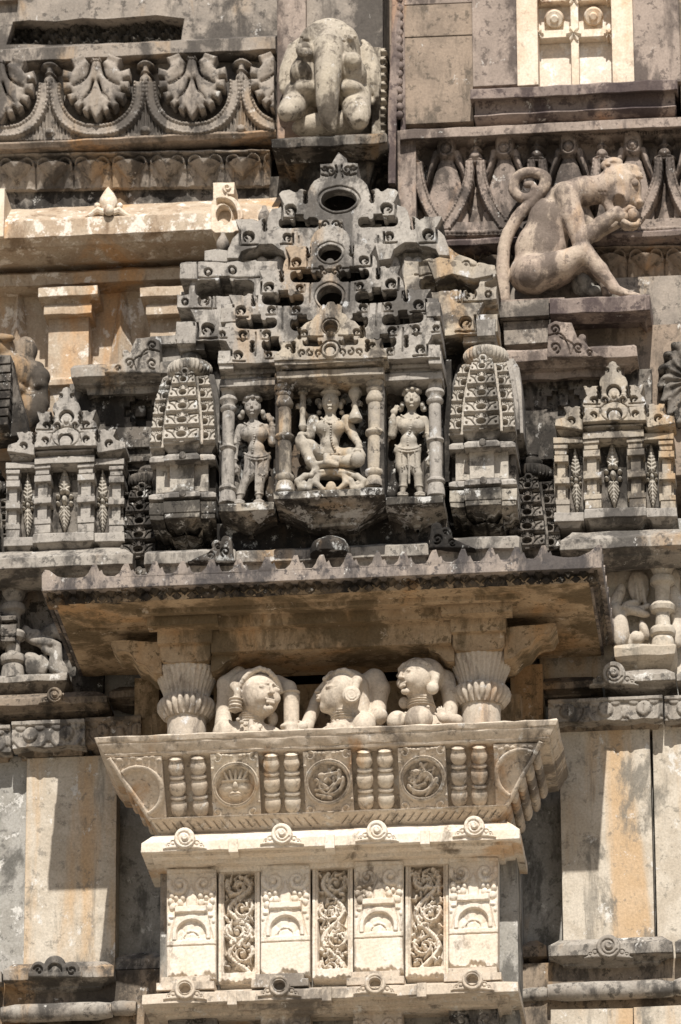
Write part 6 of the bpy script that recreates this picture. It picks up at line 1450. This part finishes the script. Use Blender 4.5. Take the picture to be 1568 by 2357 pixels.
# petal frieze
fz = thing('palmette_frieze', 'frieze of fan palmettes and hanging beaded garlands, upper left', 'frieze', (300, 345, 90))
YF = 92
g = G(); g.mould(-200, 634, [(102, YF + 60), (104, YF - 12), (132, YF - 12), (136, YF - 4)], YF - 12, 200, 0, 0); g.build('top_band', 'upper', fz, jit=.9)
posts = [115, 335, 556]; posts_all = [-105] + posts + [777]
def fr_y(x, y): return y + .018 * (x - 300)
def frieze_h(x, y):
    yy = fr_y(x, y); H = np.full(x.shape, -40.0)
    for px in posts_all:
        u = np.abs(x - px)
        H = np.maximum(H, 48 * dome(bx(x, yy, px - 10, px + 10, 136, 200, 4), 8) - 40)
        H = np.maximum(H, -40 + 56 * dome(circ(x, yy, px, 148, 25, 9), 9)); H = np.maximum(H, -40 + 54 * dome(circ(x, yy, px, 168, 16, 6), 6)); H = np.maximum(H, -40 + 55 * dome(circ(x, yy, px, 186, 17, 15), 9)); H = np.maximum(H, -40 + 52 * dome(circ(x, yy, px, 192, 31, 7), 7))
        H = np.maximum(H, -40 + 54 * dome(circ(x, yy, px, 302, 15, 13), 9)); H = H - 6 * sm(np.abs(circ(x, yy, px, 186, 9)) - 1, 1)
    for cx in (5, 225, 445, 665):
        # hanging garland: a U round the palmette, two beaded rims
        a_, b_, n_ = 97.0, 102.0, 2.35; X1 = np.abs(x - cx) / a_; Z1 = np.maximum(yy - 200, 0) / b_
        q = (X1 ** n_ + Z1 ** n_) ** (1 / n_); d = (q - 1) * 98; on = (yy > 192) & (yy < 320) & (np.abs(d) < 15)
        th = np.arctan2(Z1, X1) * 100 + np.minimum(yy - 200, 0)
        H = np.where(on, np.maximum(H, 4 + 6 * sm(np.abs(d) - 13, 1.5) + 6 * dome(np.abs(np.abs(d) - 10) - 3.6, 3.4) * (.35 + .65 * np.abs(np.sin(th * .37)))), H)
        H = np.where((d > 14) & (yy > 200) & (np.abs(x - cx) < 112), np.maximum(H, -2 + 4 * np.sin((np.abs(x - cx) - 100) * .8)), H)
        # scalloped leaf outline around a fan
        r = np.hypot(x - cx, (yy - 196) * .92); an = np.arctan2(yy - 196, x - cx)
        H = H
    lower = (yy > 306); H = np.where(lower, np.maximum(H, -2), H)
    return H
g = G(); g.relief(-30, 634, 112, 336, YF, frieze_h, 1.7, 60, lambda x, y: np.maximum(np.maximum(130 - fr_y(x, y), fr_y(x, y) - 318), x - 633)); g.build('garland_relief', 'upper', fz, jit=.5)
def palmette(cx, cy):
    g = G()
    P = []
    L = [(0, -58), (24, -62), (47, -58), (64, -44), (74, -22), (75, 2), (68, 28), (54, 50), (36, 66), (16, 76), (0, 84)]
    pts = [(cx + a, cy + b - .018 * a) for a, b in L] + [(cx - a, cy + b + .018 * a) for a, b in L[::-1][1:-1]]
    def ol(x, y):
        xx = np.abs(x - cx); yy = y - cy + .018 * (x - cx)
        d = poly(xx, yy, [(-5, -50)] + [(8, -54), (16, -40), (30, -60), (58, -52), (48, -34), (56, -22), (76, -30), (77, -12), (62, -6), (60, 2), (75, 2), (74, 18), (58, 16), (54, 24), (66, 28), (60, 42), (46, 36), (42, 42), (50, 50), (40, 60), (30, 50), (26, 58), (30, 66), (20, 72), (14, 62), (8, 74), (0, 86), (-5, 86)])
        d = np.maximum(d, -(pl(xx, yy, cm([(0 + 12, -44), (20, -14), (40, 2), (52, 8)], 4), 3.6, 1.5))); d = np.maximum(d, -(pl(xx, yy, cm([(6, 0), (14, 24), (26, 38), (32, 46)], 4), 3.2, 1.4)))
        return d - .8
    def h(x, y):
        xx = np.abs(x - cx); yy = y - cy
        return 26 + 8 * dome(ol(x, y), 9) - 4 * sm(np.abs(circ(x, y, cx, cy - 54, 13, 9)) - 1.2, 1) + 3 * np.cos(np.arctan2(yy + 60, xx + .1) * 9)
    g.relief(cx - 84, min(cx + 84, 634), cy - 66, cy + 92, YF - 2, h, 1.5, 14, ol); return g.build('palmette', 'upper', fz, jit=.3)
palmette(5, 205); palmette(225, 200); palmette(445, 196); palmette(656, 192)
g = G(); g.mould(-200, 634, [(318, YF - 6), (322, YF - 10), (334, YF - 2), (340, YF + 14), (350, YF + 30), (354, YF + 50)], YF - 10, 220, 0, 0); g.build('lower_fascia', 'upper_brown', fz, jit=.9)
# diamond pendant bands
def diamond_band(label, x0, x1, y0, y1, Y, step, xs0, mat, Yb=260):
    ym = (x0 + x1) / 2
    def h(x, y):
        yy = y + .018 * (x - ym); v = (yy - y0) / (y1 - y0); p = ((x - xs0) / step + .5) % 1.0 - .5; k = np.floor((x - xs0) / step + .5)
        H = 20 * (1 - v) * 0 - 6 * v
        d = np.abs(p) / .46 + np.abs(v - .28) / .58 - 1
        rad_ = np.abs(p * step)
        H = np.where((d < 0) & (v > .22), 26 * np.clip(-d * 1.6, 0, 1) ** .7 + 3, H)
        H = np.where(v <= .34, -14 + 20 * dome(np.abs(np.hypot(rad_ - step * .27, (v - .30) * (y1 - y0)) - step * .16) - 3.4, 3.4) + 14 * dome(circ(rad_, (v - .32) * (y1 - y0), step * .25, 0, 5.5), 5), H)
        H = np.where(v < .06, 8, H)
        H = H - 9 * sm(np.abs(np.abs(p) - .5) * step - 1.6, 1.4) * (v > .2)
        H = np.where((v > .5) & (d > 0), H - 5 + 5 * np.abs(np.sin(p * 14)), H)
        return H
    g = G(); g.relief(x0, x1, y0 - 4, y1 + 6, lambda x, y: Y + np.clip((y - y0) / (y1 - y0), 0, 1) * 26, h, 1.8, 40, lambda x, y: np.maximum(np.maximum(y0 - y - .018 * (x - ym), y + .018 * (x - ym) - y1), np.maximum(x0 - x, x - x1)))
    return tag(g.build('diamond_band', mat, None, jit=.6), label, 'frieze', 'bands of diamond pendants')
diamond_band('band of diamond pendants under the palmette frieze, left of the elephant ledge', -20, 622, 352, 428, 118, 87, 38, 'upper')
slab('upper_wall', 'shrine_dark', 'dark plain wall strip between diamond band and ochre sill, upper left', 'wall', -200, 668, 428, 500, 168, 320)
# sill with bud and scroll
g = G(); g.mould(-200, 640, [(474, 150), (478, 140), (500, 62), (502, 58), (540, 58), (544, 66), (556, 80), (562, 84), (580, 120), (600, 150), (610, 200)], 58, 320, 0, 0); os_ = g.build('ochre_sill', 'gold', None, jit=1.0); tag(os_, 'ochre stained projecting sill carrying a lotus bud, upper left', 'sill')
lb = thing('lotus_bud', 'carved lotus bud with side leaves on the ochre sill', 'ornament', (250, 490, 70))
g = G(); g.lathe(250, 74, [(430, 1), (436, 6), (446, 14), (458, 21), (468, 23), (478, 20), (488, 14), (494, 12)], 22)
for s in (-1, 1): g.tube([at(250 + s * 8, 490, 64), at(250 + s * 24, 484, 64), at(250 + s * 40, 494, 66), at(250 + s * 54, 498, 66)], [8, 10, 6, 1], 8); g.ball(at(250 + s * 26, 474, 66), 8, 8, 8, 6)
g.ball(at(250, 484, 50), 13, 12, 14, 8); g.build('bud', 'frame_cream', lb, jit=.5)
def scr_ol(x, y): return np.minimum(np.minimum(bx(x, y, 492, 512, 425, 535), bx(x, y, 500, 541, 425, 452)), np.minimum(circ(x, y, 518, 500, 42, 46), bx(x, y, 492, 600, 508, 536)))
def scr_h(x, y): return 12 - 34 * sm(np.maximum(circ(x, y, 516, 500, 16, 22), -circ(x, y, 509, 520, 9)), 1.2) - 30 * sm(np.maximum(np.abs(circ(x, y, 512, 502, 30, 36)) - 5, 500 - x - 0 * y), 1.2) * (y < 512) + 6 * sm(pl(x, y, spir(526, 438, 10, 3, 2, 1, 14), 2.4), 1) - 8 * sm(np.abs(circ(x, y, 566, 522, 14)) - 1.5, 1) - 8 * sm(np.abs(circ(x, y, 586, 522, 9)) - 1.5, 1)
g = G(); g.relief(488, 604, 420, 540, 46, scr_h, 1.5, 60, scr_ol); tag(g.build('scroll_block', 'frame_cream', None, jit=.5), 'cream openwork scroll block at the right end of the ochre sill', 'ornament')
slab('end_block', 'frame_cream', 'cream block at the left edge closing the ochre sill', 'block', -60, 10, 436, 546, 46, 200)
# colonnade
slab('colonnade_wall', 'gold', 'streaked wall behind the ochre colonnade, upper left', 'wall', -200, 640, 560, 960, 246, 320)
g = G(); g.mould(-200, 560, [(622, 196), (626, 178), (652, 178), (656, 190), (662, 206)], 178, 320, 0, 0, rough=1.6); tag(g.build('colonnade_beam', 'gold', None, jit=1), 'pale beam over the ochre colonnade', 'beam')
for lb_, x0, x1 in (('ochre square pillar with whitewash patches between two spikes, upper left', 111, 204), ('ochre square pillar partly hidden by the shrine wing', 345, 438)):
    t = thing('colonnade_pillar', lb_, 'pillar', ((x0 + x1) / 2, 900, 140), 'ochre colonnade pillars'); w = x1 - x0; m = (x0 + x1) / 2
    g = G(); g.mould(m - w * .74, m + w * .72, [(659, 146), (660, 142), (680, 142), (684, 154), (698, 168), (702, 168)], 142, 300, .8, .8); g.mould(m - w * .60, m + w * .58, [(700, 166), (701, 160), (722, 160), (727, 174), (732, 186)], 160, 300, .8, .8); g.build('pillar_capital', 'gold', t, jit=.6)
    g = G(); g.box(x0, x1, 730, 880, 190, 300); g.build('pillar_shaft', 'gold', t, jit=.6); g = G(); g.mould(x0 - 8, x1 + 8, [(868, 176), (872, 168), (884, 168), (890, 180), (904, 186), (960, 186)], 168, 300, .6, .6); g.build('pillar_base', 'gold', t, jit=.6)
for x in (40, 278):
    g = G(); z0_, z1_ = Z_(x, 862, 220), Z_(x, 680, 240); xa = X_(x, 770, 220)
    g.add([(xa - 34, 244, z0_), (xa, 196, z0_), (xa + 34, 244, z0_), (xa - 9, 244, z1_), (xa, 224, z1_), (xa + 9, 244, z1_)], [(0, 1, 4, 3), (1, 2, 5, 4)], [(3, 4, 5)])
    tag(g.build('spike', 'gold', None, jit=.5), 'tapering stone spike between ochre pillars, left edge' if x < 100 else 'tapering stone spike between the two ochre pillars', 'spike', 'tapering spikes of the colonnade')
slab('colonnade_base', 'gold', 'pale stepped base under the ochre colonnade', 'base', -200, 560, 862, 1010, 206, 320)
# pier behind the elephant
slab('pier_face', 'upper_pink', 'pinkish plain pier strip left of the elephant', 'pier', 638, 704, -200, 340, 110, 320)
slab('pier_face', 'upper', 'mossy grey pier face behind the elephant', 'pier', 700, 882, -200, 360, 134, 320)
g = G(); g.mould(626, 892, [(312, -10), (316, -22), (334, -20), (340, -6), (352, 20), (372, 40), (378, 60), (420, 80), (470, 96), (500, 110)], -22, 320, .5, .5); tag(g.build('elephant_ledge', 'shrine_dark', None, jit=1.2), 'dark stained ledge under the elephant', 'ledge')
# toothed strip and drain strip beside the elephant
def tooth_o(x, y): return np.maximum(np.maximum(856 - x, x - 884 - 8 * np.abs(np.sin(y * .165)) ** 1.5), np.maximum(110 - y, y - 320))
g = G(); g.relief(850, 900, 104, 326, 92, lambda x, y: 4 + 5 * np.sin(y * .33) * (x > 876), 1.6, 90, tooth_o); tag(g.build('toothed_strip', 'elephant', None, jit=.6), 'toothed vertical stone strip right of the elephant', 'strip')
g = G(); g.prism([(905, -200), (924, -200), (921, 120), (914, 260), (908, 420), (892, 420), (894, 250), (900, 100)], 40, 320); g.box(921, 932, -200, 300, 56, 320)
for i in range(16): g.ball(at(920, -20 + i * 19, 44), 9, 8, 11, 6)
tag(g.build('corner_moulding', 'purple', None, jit=1.4), 'dark beaded corner moulding between elephant and the brown wall', 'moulding')
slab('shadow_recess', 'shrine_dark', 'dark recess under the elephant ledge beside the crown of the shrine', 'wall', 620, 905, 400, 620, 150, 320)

# ================================================================== UPPER RIGHT
for lb_, x0, x1, y0, y1, Y, mt in (('brown wall block above a joint, upper right of the elephant', 926, 1088, -60, 8, 64, 'upper_pink'), ('grey brown wall block with cracked joint beside the window', 926, 1088, 10, 82, 60, 'upper_brown'), ('tall brown wall block left of the window jamb', 924, 1090, 84, 282, 62, 'upper_brown'), ('brown strip of wall left of the drop frieze', 916, 958, 300, 640, 58, 'upper_pink')):
    slab('wall_block', mt, lb_, 'block', x0, x1, y0, y1, Y, 320)
wn = thing('blind_window', 'cream blind window with four coffered panes and pale jambs', 'window', (1320, 200, 90))
g = G(); g.box(1086, 1188, -200, 196, 40, 320); g.build('jamb', 'upper_pink', wn, jit=.8); g = G(); g.box(1457, 1562, -200, 190, 40, 320); g.build('jamb', 'upper_pink', wn, jit=.8)
g = G(); g.box(1188, 1236, -200, 196, 56, 320); g.build('frame', 'frame_cream', wn, jit=.5); g = G(); g.box(1406, 1457, -200, 190, 56, 320); g.build('frame', 'frame_cream', wn, jit=.5)
g = G(); g.box(1236, 1406, -200, 200, 118, 320); g.build('pane_field', 'pane', wn)
g = G(); g.box(1312, 1330, -200, 196, 84, 117); g.build('mullion', 'frame_cream', wn, jit=.5)
for y in (78, -6):
    g = G(); g.box(1236, 1311, y - 8, y + 9, 84, 117); g.build('crossbar', 'frame_cream', wn, jit=.5); g = G(); g.box(1331, 1406, y - 11, y + 6, 84, 117); g.build('crossbar', 'frame_cream', wn, jit=.5)
    for cx, r in ((1321, 18), (1240, 12), (1402, 12)):
        def fh(x, y_, cx=cx, cy=y, r=r): return 6 * (1 - np.hypot(x - cx, y_ - cy) / r) + 4 * np.cos(np.arctan2(y_ - cy, x - cx) * 6)
        g = G(); g.relief(cx - r - 3, cx + r + 3, y - r - 3, y + r + 3, 82, fh, 1.6, 30, lambda x, y_, cx=cx, cy=y, r=r: np.hypot(x - cx, y_ - cy) - r * (.8 + .2 * np.cos(np.arctan2(y_ - cy, x - cx) * 6))); g.build('rosette', 'frame_cream', wn, jit=.3)
for cx, cy in ((1276, 44), (1366, 38)):
    g = G(); g.tube([at(cx, cy, 116), at(cx, cy, 78)], [25, 20], 20); g.tube([at(cx, cy, 78), at(cx, cy, 70)], [11, 8], 14); g.build('pane_boss', 'frame_cream', wn, jit=.4)
g = G(); g.mould(1082, 1560, [(194, 30), (196, 18), (217, 18), (220, 30), (222, 44), (252, 48), (256, 40), (270, 52), (276, 60)], 18, 320, .3, .3); g.build('window_sill', 'purple', wn, jit=.8)
slab('wall_block', 'upper_brown', 'plain wall edge at the top right corner beside the window', 'block', 1562, 1700, -200, 270, 56, 320)
# drop frieze
df = thing('drop_frieze', 'pinkish frieze of round drops and beaded garlands behind the monkey', 'frieze', (1270, 570, 80))
YR = 74
g = G(); g.mould(921, 1700, [(281, 40), (282, 34), (302, 34), (304, 46), (306, 60)], 34, 320, 0, 0); g.build('top_band', 'upper_pink', df, jit=.8)
def dr_y(x, y): return y + .018 * (x - 1260)
rp = [1094, 1236, 1386, 1529, 950, 1672]; dp = [1027, 1161, 1309, 1456, 1600]
def drop_h(x, y):
    yy = dr_y(x, y); H = np.full(x.shape, -38.0)
    H = np.where(yy < 316, 5 + 3 * np.sin(x * 1.0), H)
    for c in dp:
        u = np.abs(x - c); w = 16 + 34 * np.clip((yy - 362) / 120, 0, 1) ** .8
        H = np.where((yy > 356) & (u < w), np.maximum(H, -17 + 10 * (1 - (u / w) ** 2)), H)
        H = np.maximum(H, -38 + 48 * dome(bx(x, yy, c - 23, c + 23, 300, 364, 22), 9)); H = H - 6 * sm(np.abs(circ(x, yy, c, 340, 12)) - 1.5, 1) + 6 * sm(circ(x, yy, c, 340, 5), 2) * (u < 20)
        for s in (-1, 1): H = np.maximum(H, -38 + 36 * dome(seg(x, yy, (c + s * 24, 346), (c + s * 46, 410), 12, 4), 9))
    for c in rp:
        u = np.abs(x - c); t = np.clip((yy - 372) / 150, 0, 1); cen = 13 + 58 * t ** 2.2; hw = 9 + 8 * t; sl = 58 * 2.2 * t ** 1.2 / 150
        m = (np.abs(u - cen) - hw) / np.sqrt(1 + sl * sl); on = (yy > 368) & (yy < 526) & (u < 75)
        H = np.where(on & (m < 1), np.maximum(H, 1 + 5 * sm(m, 1.5) + 5 * dome(np.abs(m + 2.8) - 2.8, 2.8) * (.4 + .6 * np.abs(np.sin(yy * .30 + u * .3)))), H)
        H = np.maximum(H, -38 + 48 * dome(circ(x, yy, c, 318, 24, 10), 9)); H = np.maximum(H, -38 + 46 * dome(circ(x, yy, c, 338, 18, 6), 6)); H = np.maximum(H, -38 + 50 * dome(circ(x, yy, c, 356, 17, 13), 9)); H = np.maximum(H, -38 + 46 * dome(circ(x, yy, c, 364, 30, 7), 7)); H = np.maximum(H, -38 + 42 * dome(bx(x, yy, c - 8, c + 8, 318, 376, 4), 6))
    t = (yy > 508); H = np.where(t & (yy < 540), np.maximum(H, 3 + 5 * dome(np.abs(yy - 532) - 4, 4) * (.4 + .6 * np.abs(np.sin(x * .3)))), H)
    return H
g = G(); g.relief(956, 1600, 288, 556, YR, drop_h, 1.8, 60, lambda x, y: np.maximum(np.maximum(303 - dr_y(x, y), dr_y(x, y) - 541), 957 - x)); g.build('garland_relief', 'drop', df, jit=.5)
g = G(); g.mould(957, 1700, [(538, 64), (541, 58), (552, 62), (560, 80), (576, 100), (580, 120)], 58, 320, 0, 0); g.build('lower_fascia', 'purple', df, jit=.8)
diamond_band('band of diamond pendants behind the legs of the monkey, right', 1010, 1600, 572, 640, 96, 86, 1487, 'upper_brown')
slab('lower_wall', 'upper', 'pale grey plain wall right of the monkey ledge', 'wall', 1130, 1700, 640, 760, 92, 320)
slab('lower_wall', 'upper_brown', 'darker wall under the monkey ledge at the right', 'wall', 1130, 1700, 752, 1100, 62, 320)
g = G(); g.mould(1264, 1496, [(683, -46), (686, -54), (718, -54), (724, -40), (732, -20), (744, -4), (748, 40)], -54, 320, .4, .3); tag(g.build('monkey_ledge', 'purple', None, jit=1.2), 'purplish projecting ledge under the seated monkey', 'ledge')
g = G(); g.box(1140, 1300, 688, 700, -20, 120); tag(g.build('monkey_ledge', 'upper_pink', None, jit=1.2), 'short pinkish stone under the tail and rump of the monkey', 'ledge')
# spiky leaf at the right edge
def sp_o(x, y):
    d = circ(x, y, 1594, 880, 58, 84)
    for k in range(7): a = 2.0 + k * .36; d = np.minimum(d, seg(x, y, (1590 + 52 * math.cos(a), 880 - 84 * math.sin(a)), (1590 + 70 * math.cos(a + .15), 880 - 100 * math.sin(a + .15)), 13, 7))
    return d
g = G(); g.relief(1490, 1660, 770, 1000, 40, lambda x, y: 8 + 8 * dome(sp_o(x, y), 12) + 4 * np.sin(np.arctan2(y - 880, x - 1590) * 16), 1.8, 30, sp_o); tag(g.build('leaf_carving', 'shrine_dark', None, jit=.6), 'serrated leaf carving on the dark wall at the right edge', 'carving')
